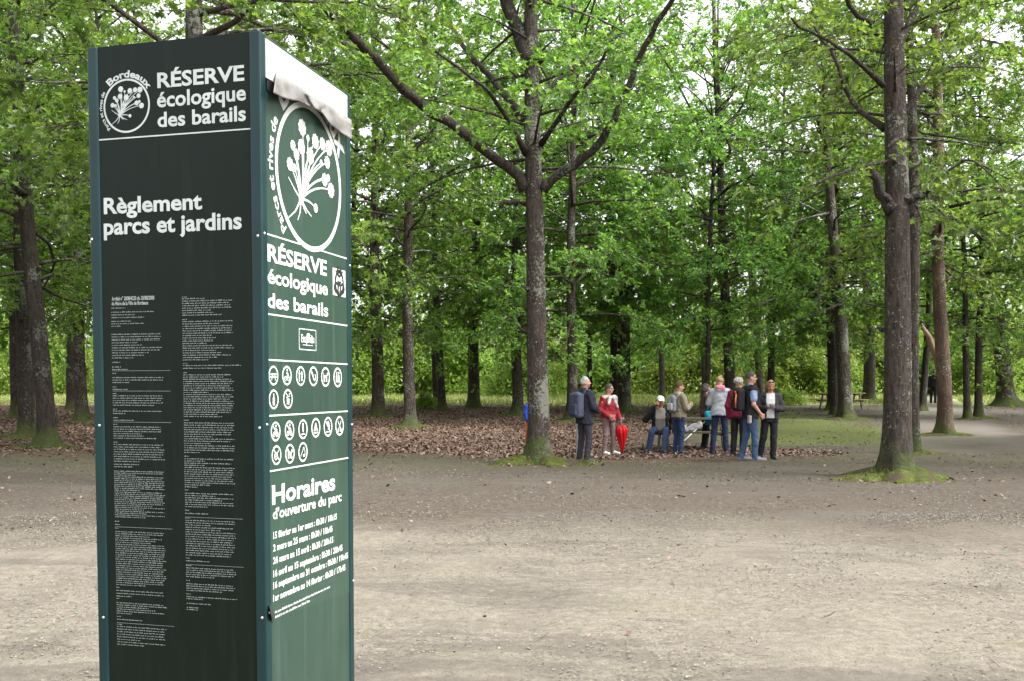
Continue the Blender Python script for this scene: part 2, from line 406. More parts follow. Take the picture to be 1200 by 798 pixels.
class Foliage:
    def __init__(s): s.g = Geo(); s.P = []; s.D = []
    def branch(s, path, r0, r1, tw_per_m, leaves, t0=.25, tl=(.45, 1.1), seg=5, draw=True, twr=.007):
        P = np.asarray([tuple(q) for q in path], float)
        n = len(P)
        if draw: s.g.tube(P, np.linspace(r0, r1, n), seg)
        L = np.linalg.norm(np.diff(P, axis=0), axis=1).sum()
        for _ in range(max(2, int(L * (1 - t0) * tw_per_m))):
            t = R.uniform(t0, 1.0); f = t * (n - 1); i = min(int(f), n - 2); q = P[i] + (P[i + 1] - P[i]) * (f - i)
            d = unit(P[i + 1] - P[i])
            side = unit(np.cross(d, [0, 0, 1]) * R.choice([-1, 1]) + np.array([R.gauss(0, .35), R.gauss(0, .35), R.gauss(.1, .35)]))
            l = R.uniform(*tl) * (1.25 - .5 * t)
            dd = unit(d * R.uniform(.2, 1.0) + side)
            e1 = q + dd * l * .5; e2 = q + dd * l + np.array([0, 0, -l * R.uniform(0, .35)])
            s.g.tube([q, e1, e2], [twr, twr * .7, twr * .35], 3, cap=False)
            m = max(3, int(leaves * l * R.uniform(.6, 1.4)))
            u = NP.uniform(.15, 1.05, m) ** .75
            a = np.where(u[:, None] < .5, q + (e1 - q) * (u * 2)[:, None], e1 + (e2 - e1) * ((u - .5) * 2)[:, None])
            s.P.append(a + NP.normal(0, .05, (m, 3))); s.D.append(np.tile(dd, (m, 1)))
    def meshes(s, name, bark, leafm, size, lobed):
        bm_ = s.g.mesh(name + '_branches', bark)
        V, Fc = leaf_arrays(np.concatenate(s.P), np.concatenate(s.D), size, lobed)
        return bm_, mesh_np(name + '_leaves', V, Fc, leafm)

def make_crown(name, h0, h1, Rad, nb, twm, leaves, size, lobed, bark=BARK, droop=.5, low=1.0, leafm=None):
    f = Foliage()
    for i in range(nb):
        t = min(max((i + R.uniform(-.6, .6)) / nb, 0), 1) ** 1.12
        z = h0 + (h1 - h0) * t
        az = R.uniform(0, 6.28) if i % 3 else i * 2.4
        L = Rad * (.72 + .28 * math.sin(min(1, t * 2.2) * 1.57)) * (1 - .62 * max(0, (t - .45) / .55) ** 1.5) * R.choice([.55, .8, 1.0, 1.0, 1.15]) * R.uniform(.85, 1.1)
        el = math.radians(4 + 48 * t + R.gauss(0, 14))
        hx, hy = math.cos(az), math.sin(az); pts = []; w1, w2 = R.gauss(0, .18), R.gauss(0, .10)
        for k in range(6):
            u = k / 5; r = L * u; wob = L * (w1 * u * u + w2 * math.sin(u * 5))
            zz = z + r * math.tan(max(-.3, min(el, 1.15))) * (1 - .3 * u) - droop * (1 - .8 * t) * L * .33 * u ** 2
            pts.append(np.array((hx * r - hy * wob, hy * r + hx * wob, zz + R.gauss(0, .025 * L) * u)))
        tw = twm * (1.08 - .55 * t); f.branch(pts, .011 * L + .012, .006, tw, leaves, .3)
        for _ in range(3):
            u = R.uniform(.3, .9); q = u * 5; a = min(int(q), 4); p0 = pts[a] + (pts[a + 1] - pts[a]) * (q - a)
            d = unit(pts[a + 1] - pts[a]); sd = unit(np.cross(d, [0, 0, 1])) * R.choice([-1, 1])
            dd = unit(d * .8 + sd * R.uniform(.5, 1.0) + np.array([0, 0, R.gauss(.1, .3)])); l = L * (.55 - .25 * u) * R.uniform(.7, 1.2)
            f.branch([p0, p0 + dd * l * .5 + np.array([0, 0, .03 * l]), p0 + dd * l - np.array([0, 0, droop * .18 * l])], .010, .004, tw, leaves, .15, seg=4)
    return f.meshes(name, bark, leafm or LEAF, size, lobed)

CROWNS = {
    'mid1': make_crown('mid_oak', 4.0, 14.5, 4.3, 46, 4.5, 25, .145, True, droop=.9),
    'mid2': make_crown('mid_oak', 4.6, 15.5, 4.1, 44, 4.5, 25, .145, True, droop=.8),
    'low1': make_crown('low_oak', 3.3, 13.5, 4.2, 44, 4.5, 25, .145, True, droop=1.2),
    'far1': make_crown('far_oak', 4.4, 17.5, 4.6, 42, 3.5, 16, .22, False, droop=1.1),
    'far2': make_crown('far_oak', 3.4, 16.5, 4.5, 42, 3.5, 16, .22, False, droop=1.3),
    'high': make_crown('high_oak', 7.0, 14.0, 3.7, 30, 4.3, 24, .14, True, droop=.5),
    'thin': make_crown('slim_oak', 3.6, 14.0, 2.8, 36, 4.6, 26, .145, True, droop=.9),
}

def trunk_mesh(name, H, r, bark, flare=1.9, seg=14, wob=.05, seed=0, fork=None, top_r=.22):
    rr = random.Random(seed)
    zs = [-.25, 0, .1, .22, .4, .7, 1.1, 1.7, 2.5, 3.5, 4.5, 5.5, 6.5, 8, 10, 12, 14.5, H]
    zs = [z for z in zs if z <= H]
    ph = rr.uniform(0, 6.28); P = []; rad = []
    for z in zs:
        w = wob * min(1, z / 3) if z > 0 else 0
        P.append((w * math.sin(z * .55 + ph), w * math.cos(z * .43 + ph * 1.7), z))
        fl = 1 + (flare - 1) * math.exp(-max(z, 0) / .22)
        rad.append(r * fl * (1 - (1 - top_r) * (max(z, 0) / H) ** 1.1))
    lob = [rr.uniform(0, 6.28) for _ in range(3)]
    def wf(i, a):
        fl = math.exp(-max(zs[i], 0) / .3)
        lump = .035 * np.sin(a * 5 + lob[2] + zs[i]) + .03 * np.sin(a * 3 + zs[i] * 1.9)
        return 1 + fl * (.20 * np.sin(3 * a + lob[0]) + .13 * np.sin(5 * a + lob[1])) + lump
    g = Geo(); g.tube(P, rad, seg, wob=wf)
    # burrs and old branch collars
    for _ in range(rr.randint(3, 6)):
        z = rr.uniform(1.6, 6); a = rr.uniform(0, 6.28); q = r * .82
        d = np.array([math.cos(a), math.sin(a), .45])
        p0 = np.array([math.cos(a) * q, math.sin(a) * q, z]); l = rr.uniform(.05, .22)
        g.tube([p0, p0 + d * l * .6, p0 + d * l], [r * .22, r * .15, r * .10], 7)
    return g

TREES = 0
def oak(base, r, crown, top=None, H=17, rz=None, bark=BARK, label='', group=None, extra=None, sc=1.0, flare=1.9, name='oak_tree', wob=.05):
    """base: point; top: a point the leaning trunk passes through"""
    global TREES; TREES += 1
    root = empty(name, base)
    if top is not None:
        d = (Vector(top) - Vector(base)).normalized()
        root.rotation_euler = Vector((0, 0, 1)).rotation_difference(d).to_euler()
    g = trunk_mesh(name, H, r, bark, flare, seed=TREES, wob=wob)
    ob('trunk', g.mesh('trunk', bark), root)
    for lg in (extra or []): ob('limb', lg.mesh('limb', BARKD), root)
    if crown:
        bme, lme = CROWNS[crown] if isinstance(crown, str) else crown
        a = TREES * 2.1 if rz is None else rz
        for nm, me in (('branches', bme), ('crown', lme)):
            o = ob(nm, me, root); o.rotation_euler = (0, 0, a); o.scale = (sc, sc, sc)
    tag(root, label, 'tree', group)
    return root

# --- the big tree in the middle
TA = gpos(631, 543)
YA = TA.y
def loc_a(px, py, dy=0): return tuple(pt(px, py, YA + dy) - TA)
fa = Foliage()
limbsA = [
    ([(622, 222, 0), (606, 200, -.1), (580, 181, -.4), (545, 152, -.8), (503, 122, -1.3), (470, 92, -1.8), (440, 58, -2.2), (412, 28, -2.6), (385, -2, -3.0), (360, -40, -3.4)], .108, .05),
    ([(640, 222, 0), (662, 204, -.1), (690, 188, -.3), (712, 165, -.5), (730, 132, -.8), (745, 100, -1.0), (757, 70, -1.2), (778, 30, -1.5), (800, -2, -1.8), (825, -50, -2.2)], .085, .035),
    ([(628, 150, .1), (600, 112, .6), (575, 82, 1.1), (556, 60, 1.5), (540, 35, 1.9), (528, 0, 2.3)], .075, .04),
    ([(632, 75, 0), (618, 40, .1), (605, 10, .2), (590, -40, .3)], .16, .10),
    ([(634, 120, .0), (668, 88, .6), (700, 60, 1.2), (742, 42, 1.8), (790, 20, 2.3)], .05, .02),
    ([(622, 180, -.05), (590, 120, -1.4), (560, 90, -2.6), (520, 60, -3.6)], .045, .02),
    ([(640, 170, -.05), (675, 120, -1.2), (700, 95, -2.4), (720, 60, -3.2)], .045, .02),
    ([(612, 238, -.05), (600, 236, -.15), (591, 242, -.2)], .055, .04),
]
def limb_geo(lim, loc):
    out = []
    for l, r0, r1 in lim:
        P = [np.array(loc(*q)) for q in l]; Q = [P[0]]
        for k in range(len(P) - 1):            # smooth the path
            p0, p1, p2, p3 = P[max(0, k - 1)], P[k], P[k + 1], P[min(len(P) - 1, k + 2)]
            for t in (1 / 3, 2 / 3, 1.):
                Q.append(.5 * (2 * p1 + (p2 - p0) * t + (2 * p0 - 5 * p1 + 4 * p2 - p3) * t * t + (3 * p1 - p0 - 3 * p2 + p3) * t ** 3) + NP.normal(0, .012, 3))
        g = Geo(); n = len(Q); rad = r0 + (r1 - r0) * np.linspace(0, 1, n); rad[0] *= 1.5; rad[1] *= 1.2
        lob = R.uniform(0, 6)
        g.tube(Q, rad * NP.uniform(.93, 1.08, n), 10, wob=lambda i, a: 1 + .08 * np.sin(3 * a + i + lob) + .05 * np.sin(5 * a + 2 * i)); out.append(g)
    return out
for l, r0, r1 in limbsA[:7]:
    fa.branch([loc_a(*q) for q in l], r0, r1, 4.6, 24, .22, (.5, 1.4), draw=False)
for k in range(46):      # side branches all round above the fork
    a = k * 2.4; z = 5.6 + k * .20; L = R.uniform(1.8, 4.2)
    el = R.uniform(-.15, .5)
    if math.sin(a) < -.2: L *= .5
    pts = [(math.cos(a) * L * u, math.sin(a) * L * u, z + L * u * el - .18 * L * u * u) for u in (0, .25, .5, .75, 1)]
    fa.branch(pts, .035, .006, 4.6, 24, .25, (.5, 1.2))
oak(TA, .215, fa.meshes('big_oak', BARK, LEAF, .135, True), top=pt(626, 215, YA), H=15, rz=0, extra=limb_geo(limbsA, loc_a), flare=1.75, wob=.02,
    label='large lichen-spotted oak forking into two long bare limbs beside the group of people')

# --- the tree with the stub fork on the right
TB = gpos(1052, 560); YB = TB.y
def loc_b(px, py, dy=0): return tuple(pt(px, py, YB + dy) - TB)
fb = Foliage()
limbsB = [
    ([(1052, 245, -.05), (1042, 226, -.1), (1034, 208, -.15), (1027, 197, -.15)], .085, .06),
    ([(1060, 238, 0), (1074, 232, -.1), (1088, 230, -.2), (1096, 227, -.25)], .09, .055),
    ([(1094, 228, -.25), (1110, 250, -.6), (1135, 264, -1.0), (1170, 290, -1.6)], .02, .008),
    ([(1092, 228, -.25), (1120, 200, -.7), (1150, 190, -1.2), (1185, 225, -1.8)], .025, .008),
    ([(1042, 40, 0), (1030, 28, -.1), (1015, 12, -.2), (1002, -10, -.4)], .05, .03),
    ([(1060, 60, .2), (1078, 30, .3), (1090, 0, .4)], .05, .03),
    ([(1062, 140, .1), (1100, 90, .3), (1130, 20, .5), (1150, -30, .6)], .045, .02),
    ([(1046, 150, .1), (1010, 120, .6), (985, 60, 1.0), (960, 20, 1.6)], .045, .02),
    ([(1046, 100, -.1), (1005, 60, -.9), (975, 40, -1.6), (940, 20, -2.4)], .035, .015),
]
for l, r0, r1 in limbsB[1:]:
    fb.branch([loc_b(*q) for q in l], r0, r1, 6, 20, .15, (.4, 1.2), draw=False)
for k in range(30):
    a = k * 2.4 + 1; z = 4.6 + k * .32; L = R.uniform(1.6, 3.2); el = R.uniform(-.2, .5)
    if math.sin(a) < -.5 and z < 7.2: L *= .55
    fb.branch([(math.cos(a) * L * u, math.sin(a) * L * u, z + L * u * el - .2 * L * u * u) for u in (0, .25, .5, .75, 1)], .03, .006, 4.2, 22, .3, (.4, 1.1))
oak(TB, .218, fb.meshes('stub_oak', BARK, LEAF, .135, True), top=pt(1049, 20, YB), H=15, rz=0, extra=limb_geo(limbsB, loc_b), flare=1.6, wob=.02,
    label='thick oak with a sawn side stub and a green moss ring at its foot')

# --- the other trees one can tell apart: base pixel, trunk width px, top pixel, crown, bark, label
ALL_BASES = [(TA, .215), (TB, .218)]
def px_tree(bx, by, wpx, tx, ty, crown, bark, label, H=17, sc=1.0, flare=1.7, group=None, name='oak_tree', dark=False):
    b = gpos(bx, by); r = wpx * b.y / F / 2
    ALL_BASES.append((b, r))
    return oak(b, r, crown, pt(tx, ty, b.y), H, bark=bark, label=label, sc=sc, flare=flare, group=group, name=name)

px_tree(57, 524, 21, 17, 60, 'mid1', BARKD, 'stout leaning oak with pale lichen patches at the left edge', 17)
px_tree(32, 511, 19, 22, 150, 'mid2', BARKD, 'lichen-covered oak standing close behind the stout leaning oak at the left edge', 16)
px_tree(96, 494, 14, 84, 20, 'mid1', BARK, 'slim straight oak just left of the green information pillar', 17)
px_tree(83, 480, 9, 82, 300, 'far1', BARKD, 'thin dark tree behind the slim oak left of the pillar', 15)
px_tree(19, 488, 12, 14, 200, 'far2', BARKD, 'dark narrow trunk half hidden behind the lichen-covered left oak', 16)
px_tree(443, 488, 15, 440, 270, 'low1', BARK, 'mossy-footed oak just right of the green information pillar', 16)
px_tree(480, 500, 14, 478, 220, 'mid2', BARK, 'straight lichen-streaked oak second to the right of the pillar', 17)
px_tree(511, 473, 7, 507, 290, 'far1', BARKD, 'very thin tree between two oaks right of the pillar', 14, .8)
px_tree(555, 478, 14, 558, 250, 'mid1', BARK, 'grey oak with a hooked side branch, left of the large forked oak', 17)
px_tree(607, 487, 13, 604, 230, 'mid2', BARKD, 'straight oak just behind the left side of the large forked oak', 18)
px_tree(670, 494, 13, 671, 220, 'low1', BARK, 'oak rising directly behind the man with the grey backpack', 17)
px_tree(719, 481, 10, 718, 300, 'far1', BARKD, 'darker left stem of the close pair of trunks behind the woman in red', 16)
px_tree(732, 482, 14, 729, 220, 'mid1', BARK, 'paler right stem of the close pair of trunks behind the woman in red', 18)
px_tree(776, 469, 7, 774, 270, 'far2', BARKD, 'thin dark trunk far behind the seated man in the white cap', 15)
px_tree(826, 466, 8, 826, 330, 'far2', BARKD, 'thin tree in the far shade between two standing groups of people', 15)
px_tree(856, 484, 13, 838, 40, 'mid2', BARK, 'tall oak rising behind the woman in the pale hoodie', 18, sc=.95)
px_tree(893, 471, 9, 880, 300, 'far1', BARKD, 'slender leaning trunk behind the man in the dark vest', 14, .9)
px_tree(957, 462, 11, 956, 330, 'far2', BARKD, 'pinkish-grey trunk far off left of the distant picnic table', 15)
px_tree(975, 482, 11, 968, 130, 'low1', BARKD, 'dark slim oak in front of the distant picnic table', 16)
px_tree(992, 491, 16, 966, 100, 'mid1', BARK, 'leaning lichen-dotted oak in front of the distant picnic table', 16)
px_tree(1019, 470, 14, 1016, 300, 'far1', BARKD, 'broad dark trunk just behind the right end of the distant picnic table', 17)
px_tree(1071, 531, 15, 1066, 40, 'high', BARK, 'oak standing half hidden directly behind the thick oak with the stub', 16)
px_tree(1108, 509, 17, 1094, 10, 'mid2', BARKR, 'oak with rusty brown bark on a grassy mound by the path', 18)
px_tree(1134, 491, 8, 1127, 270, 'thin', BARKD, 'left one of two thin dark stems sharing a grassy foot', 13)
px_tree(1147, 490, 9, 1149, 280, 'thin', BARKD, 'right one of two thin dark stems sharing a grassy foot', 14)
px_tree(1180, 475, 19, 1163, 330, 'low1', BARKD, 'heavy dark trunk with flared roots at the right edge', 15, flare=2.6)
hb = Vector((-6.0, 21.5, 0.)); ALL_BASES.append((hb, .2))
oak(hb, .17, 'mid1', None, 16, rz=1.0, sc=1.1, bark=BARKD, label='second oak behind the green pillar, farther back, seen only as leaves above its top')
hb = Vector((-4.6, 14.0, 0.)); ALL_BASES.append((hb, .2))
oak(hb, .17, 'mid2', None, 16, rz=2.3, bark=BARKD, label='oak hidden behind the green information pillar, only its crown showing above and beside it')
# trees just out of frame whose crowns reach in, and others closing the wood at both sides
for i, (x, y, c, H) in enumerate([(-13.5, 16, 'mid1', 17), (13.2, 15.5, 'mid2', 17), (15.5, 22, 'low1', 16), (-17, 24, 'low1', 16),
                                  (-20, 34, 'mid2', 17), (21.5, 33, 'mid1', 17), (-26, 45, 'far1', 18), (28, 46, 'far2', 17), (-22, 12, 'mid2', 17), (23, 10, 'low1', 17)]):
    b = Vector((x, y, float(gz(x, y)) - .02)); ALL_BASES.append((b, .2))
    oak(b, .2, c, None, H, bark=BARK, label='oak at the side of the clearing, its trunk outside the photograph', group='oaks at the sides of the clearing')
# further trees between the named ones
BACK = [(-14.2, 37, 'far1'), (-12.6, 31, 'mid1'), (-9.4, 42, 'far2'), (-6.9, 39, 'mid2'), (-3.0, 41, 'far1'), (.8, 38, 'far1'), (3.4, 42, 'far1'),
        (13.0, 38.5, 'mid1'), (17.6, 41, 'far1'), (11.6, 43, 'far1'), (7.4, 36.5, 'low1'), (5.0, 44.5, 'far2')]
for i, (x, y, c) in enumerate(BACK):
    b = Vector((x, y, float(gz(x, y)) - .02)); ALL_BASES.append((b, .15))
    oak(b, R.uniform(.10, .17), c, b + Vector((R.gauss(0, .25), R.gauss(0, .25), 8)), R.uniform(15, 18), bark=BARKD,
        label='slim dark-barked oak deeper in the wood, its trunk veiled by foliage', group='slim oaks deeper in the wood')

# peeled leaning branch
g = Geo(); q = [pt(1101, 432, 30.5), pt(1096, 415, 30.3), pt(1089, 396, 30.1), pt(1081, 384, 30.0)]
g.tube(q, [.11, .10, .085, .06], 9)
g.tube([q[2], q[2] + Vector((-.25, 0, .45))], [.04, .02], 6)
tag(ob('broken_branch', g.mesh('broken_branch', DEADW)), 'peeled pinkish broken branch propped against the rusty-barked oak', 'branch')

# ------------------------------------------------------------------ shrubs, far wood
def make_shrub(w, h, n, size, leafm, lobed=False):
    f = Geo(); P = []; D = []
    for k in range(16):
        a = R.uniform(0, 6.28); e = R.uniform(.15, 1.0); tip = np.array([math.cos(a) * w * e, math.sin(a) * w * e, h * R.uniform(.45, 1.0) * (1.1 - .45 * e)])
        mid = tip * np.array([.45, .45, .6])
        f.tube([(0, 0, -.05), mid, tip], [.03, .018, .008], 4)
        for _ in range(7):
            c = mid + (tip - mid) * R.uniform(0, 1.1) + np.array([R.gauss(0, .3), R.gauss(0, .3), R.gauss(0, .22)]) * w * .45
            m = n // 112; P.append(c + NP.normal(0, .15 * w * .6, (m, 3))); D.append(NP.normal(0, 1, (m, 3)))
        low = np.array([math.cos(a) * w * .8, math.sin(a) * w * .8, h * .18]); P.append(low + NP.normal(0, .18 * w, (n // 60, 3))); D.append(NP.normal(0, 1, (n // 60, 3)))
    P = np.concatenate(P); P[:, 2] = np.abs(P[:, 2])
    V, Fc = leaf_arrays(P, np.concatenate(D), size, lobed)
    return f.mesh('shrub_stems', BARKD), mesh_np('shrub_leaves', V, Fc, leafm)
SHR = [make_shrub(1.7, 2.6, 6000, .16, LEAFB), make_shrub(2.2, 3.6, 8000, .17, LEAFB), make_shrub(1.3, 1.5, 4000, .13, LEAFB)]
DARKSHR = make_shrub(1.2, 2.3, 6000, .16, LEAFD)
def shrub(x, y, k, sc, label, group=None):
    root = empty('shrub', (x, y, float(gz(x, y)) - .02), R.uniform(0, 6.28))
    st, lv = SHR[k] if isinstance(k, int) else DARKSHR
    for nm, me in (('stems', st), ('foliage', lv)):
        o = ob(nm, me, root); o.scale = (sc, sc, sc * R.uniform(.9, 1.1))
    tag(root, label, 'shrub', group); return root
for i in range(26):
    x = -36 + i * 2.9 + R.gauss(0, .6); y = 66 + R.uniform(-4, 5)
    if abs(x - (.40 * y + 1.6)) < 3.4: continue
    shrub(x, y, i % 2, R.uniform(1.0, 1.7), 'bright green leafy shrub in the sunlit strip behind the oaks', 'shrubs behind the oaks')
for i in range(16):
    x = -40 + i * 5.2 + R.gauss(0, 1.0); y = 73 + R.uniform(-2, 4)
    shrub(x, y, 1, R.uniform(1.3, 1.9), 'tall bright bush at the far edge of the meadow', 'tall bushes at the far edge of the meadow')
q = gpos(1079, 462); shrub(q.x, q.y, 'dark', 1.15, 'dark glossy round bush left of the rusty-barked oak')
q = gpos(925, 474); shrub(q.x, q.y, 2, .6, 'low loose bush between the woman with the phone and the distant picnic table')
q = gpos(497, 479); shrub(q.x, q.y, 2, .55, 'small leafy sapling between the two oaks right of the pillar')

def far_wood():
    P = []
    for _ in range(1350):
        a = R.uniform(-1.45, 1.45); d = R.uniform(86, 116); x, y = d * math.sin(a) * .95, d * math.cos(a) * .9 + 6
        if y < -5: continue
        h = R.uniform(0, 1) ** 1.35 * 19; P.append((x, y, h, R.uniform(1.3, 2.6)))
    P = np.array(P); m = 70
    C = np.repeat(P, m, 0)
    Q = C[:, :3] + NP.normal(0, .55, (len(C), 3)) * C[:, 3:4]; Q[:, 2] = np.abs(Q[:, 2]) + gz(Q[:, 0], Q[:, 1]) * .5
    V, Fc = leaf_arrays(Q, NP.normal(0, 1, Q.shape), .75, False)
    g = Geo()
    for _ in range(120):
        a = R.uniform(-1.3, 1.3); d = R.uniform(84, 104); x, y = d * math.sin(a) * .95, d * math.cos(a) * .9 + 6
        z = float(gz(x, y)); g.tube([(x, y, z - .2), (x + R.gauss(0, .3), y, z + 8), (x + R.gauss(0, .5), y, z + 17)], [.22, .17, .06], 6)
    tv = np.concatenate(g.V); tq = np.concatenate(g.Q) + len(V); tt = np.concatenate(g.T) + len(V)
    nl, nq = len(Fc), len(tq) + len(tt)
    me = mesh_np('far_woodland', np.concatenate([V, tv]), [Fc, tt, tq], [LEAFB, BARKD], False, np.concatenate([np.zeros(nl), np.ones(nq)]))
    tag(ob('far_woodland', me), 'dense far-off wood closing the view beyond the meadow', kind='stuff')
far_wood()

# ------------------------------------------------------------------ moss and grass
def grass_mat():
    return leaf_mat('grass_blade', [(.12, .17, .04), (.18, .23, .06), (.24, .27, .10), (.30, .28, .15)], (1.6, 1.7, 1.0), .3, .6)
GRASS = grass_mat()
def blades(pos, h, w, lean=.35):
    n = len(pos); a = NP.uniform(0, 6.28, n); hh = h * NP.uniform(.5, 1.3, n)
    dx, dy = np.cos(a) * w, np.sin(a) * w
    lx, ly = NP.normal(0, lean, n) * hh, NP.normal(0, lean, n) * hh
    x, y = pos[:, 0], pos[:, 1]; z = pos[:, 2] if pos.shape[1] > 2 else gz(x, y)
    V = np.stack([np.stack([x - dx, y - dy, z - .01], 1), np.stack([x + dx, y + dy, z - .01], 1), np.stack([x + lx, y + ly, z + hh], 1)], 1).reshape(-1, 3)
    return V, np.arange(n * 3).reshape(n, 3)
p = np.concatenate([in_view(42000, 46, 74, 4), in_view(9000, 24, 47, 2)])
right = (p[:, 0] > 5.2 + .05 * p[:, 1]) & (p[:, 0] < 12.5) | (p[:, 1] > 48)
onp = np.abs(p[:, 0] - (.40 * p[:, 1] + 1.6)) < 1.9
p = p[right & ~onp]
V, Fc = blades(p, np.where(p[:, 1] > 47, .22, .05), np.where(p[:, 1] > 47, .035, .012))
tag(ob('meadow_grass', mesh_np('meadow_grass', V, Fc, GRASS)), 'pale green meadow grass behind the wood and beside the path', kind='stuff')

MOSS, nt, b, N, L = nodes('moss')
tc = N('ShaderNodeTexCoord').outputs['Object']
c = ramp(nt, noise(nt, tc, 9, 5, .7), [(.3, (.030, .034, .012)), (.5, (.065, .080, .018)), (.7, (.125, .135, .032))])
c = mixc(nt, ramp(nt, noise(nt, tc, 3.1, 4), [(.50, (0, 0, 0)), (.60, (1, 1, 1))]), c, (.07, .052, .042))
L(c, b.inputs['Base Color']); b.inputs['Roughness'].default_value = .95; b.inputs['Specular IOR Level'].default_value = .1
bump(nt, noise(nt, tc, 60, 4), b, .8, .03)
def moss_mounds():
    Vs, Qs, Ts, n = [], [], [], 0; BV, BF, bn = [], [], 0
    spots = [(TB, .66, .20), (TA, .62, .22)]
    for b_, r in ALL_BASES[2:28]:
        if b_.y < 46: spots.append((b_, r * R.uniform(2.6, 3.8) + .1, R.uniform(.06, .12)))
    spots.append((TA + Vector((.85, -.1, 0)), .42, .07)); spots.append((TA + Vector((-.5, -.2, 0)), .40, .08)); spots.append((TB + Vector((.45, .1, 0)), .35, .10)); spots.append((TB + Vector((-.55, -.1, 0)), .40, .07))
    for c0, rad, hh in spots:
        nr, na = 10, 44; ph = R.uniform(0, 6)
        for i in range(nr):
            u = i / (nr - 1)
            for j in range(na):
                a = j * 2 * math.pi / na
                rr = rad * u * (1 + .24 * math.sin(2 * a + ph * 3) + .20 * math.sin(3 * a + ph) + .12 * math.sin(7 * a + ph * 2) + .07 * math.sin(13 * a))
                x, y = c0.x + rr * math.cos(a) * 1.12, c0.y + rr * math.sin(a)
                z = float(gz(x, y)) + hh * (1 - u ** 1.8) + (.02 * math.sin(5 * a + 5 * u + ph) + R.gauss(0, .012)) * (1 - u) - .03 * u * u
                Vs.append((x, y, z))
        for i in range(nr - 1):
            for j in range(na):
                Qs.append((n + i * na + j, n + (i + 1) * na + j, n + (i + 1) * na + (j + 1) % na, n + i * na + (j + 1) % na))
        n += nr * na
        m = int(420 * rad)
        a = NP.uniform(0, 6.28, m); u = NP.uniform(.3, 1.12, m); rr = rad * u
        x, y = c0.x + rr * np.cos(a) * 1.12, c0.y + rr * np.sin(a); z = gz(x, y) + hh * np.maximum(0, 1 - u ** 1.8) - .01
        bv, bf = blades(np.stack([x, y, z], 1), .026, .006, .6); BV.append(bv); BF.append(bf + bn); bn += len(bv)
    BV = np.concatenate(BV); BF = np.concatenate(BF) + len(Vs)
    me = mesh_np('moss', np.concatenate([np.array(Vs), BV]), [np.array(Qs), BF], [MOSS, GRASS], True, np.concatenate([np.zeros(len(Qs)), np.ones(len(BF))]))
    tag(ob('moss', me), 'low mounds of green moss and short grass round the feet of the trees', kind='stuff')
moss_mounds()
# ------------------------------------------------------------------ information pillar
PD = 2.4
CX, CY = -.2595 * PD, PD
WL, WR = .2074 * PD, .2268 * PD
UL = np.array([-.9687, .2487, 0]); NL = np.array([-.2487, -.9687, 0])
UR = np.array([.2487, .9687, 0]); NR = np.array([.9687, -.2487, 0])
CORNER = np.array([CX, CY, 0.])
ZTOP = pt(305, 35, PD).z
CEN = CORNER + UL * WL / 2 + UR * WR / 2
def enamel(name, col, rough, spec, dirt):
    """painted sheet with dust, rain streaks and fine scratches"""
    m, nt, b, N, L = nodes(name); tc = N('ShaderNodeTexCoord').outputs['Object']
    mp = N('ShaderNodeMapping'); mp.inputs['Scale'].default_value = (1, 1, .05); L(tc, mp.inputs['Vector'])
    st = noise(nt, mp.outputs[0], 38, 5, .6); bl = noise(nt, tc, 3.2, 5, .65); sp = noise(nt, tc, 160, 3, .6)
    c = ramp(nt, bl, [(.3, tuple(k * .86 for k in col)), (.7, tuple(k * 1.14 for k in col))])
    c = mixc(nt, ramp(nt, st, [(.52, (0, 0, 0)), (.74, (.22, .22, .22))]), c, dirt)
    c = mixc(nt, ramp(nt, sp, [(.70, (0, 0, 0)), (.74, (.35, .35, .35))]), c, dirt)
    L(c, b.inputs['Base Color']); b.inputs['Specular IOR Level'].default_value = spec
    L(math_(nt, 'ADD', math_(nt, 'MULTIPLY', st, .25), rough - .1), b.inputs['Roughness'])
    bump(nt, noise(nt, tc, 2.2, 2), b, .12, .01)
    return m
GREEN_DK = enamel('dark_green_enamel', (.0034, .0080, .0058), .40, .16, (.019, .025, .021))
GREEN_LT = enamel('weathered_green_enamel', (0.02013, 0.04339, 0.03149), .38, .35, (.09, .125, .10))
GREEN_SH = enamel('timetable_green_film', (0.02371, 0.0501, 0.03608), .36, .35, (.09, .125, .10))
POST = plain('teal_painted_aluminium', (0.0048, 0.0224, 0.02448), .38, .18, 6, spec=.3)
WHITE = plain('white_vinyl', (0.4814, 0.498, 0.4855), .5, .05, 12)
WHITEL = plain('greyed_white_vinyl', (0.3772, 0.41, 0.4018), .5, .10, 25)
BOARD = plain('bare_white_board', (0.612, 0.612, 0.6035), .55, .03, 5)
FLAPM = plain('dirty_vinyl_back', (0.136, 0.1292, 0.121), .7, .4, 14, bmp=.35, bscale=45)
BLACK = plain('black_film', (.012, .012, .014), .5)
STEEL = plain('steel_screw', (.40, .40, .40), .35, .1, 60, metal=.6)

pillar = empty('information_totem', CEN)
tag(pillar, 'tall square green information pillar with park rules, opening hours and a peeling white top', 'information totem')
def pl(v): return Vector(v) - Vector(CEN)

class Face:
    def __init__(s, org, right, nrm): s.o, s.r, s.n = np.array(org), np.array(right), np.array(nrm)
    def uv(s, px, py):
        d = ray(px, py); c = np.array([0, 0, CAMH])
        t = np.dot(s.o - c, s.n) / np.dot(d, s.n); p = c + d * t
        return np.array([np.dot(p - s.o, s.r), p[2]])
    def xyz(s, u, v, h): return s.o + s.r * u + s.n * h + np.array([0, 0, v]) - np.array(CEN)
FL = Face(CORNER, -UL, NL); FR = Face(CORNER, UR, NR)

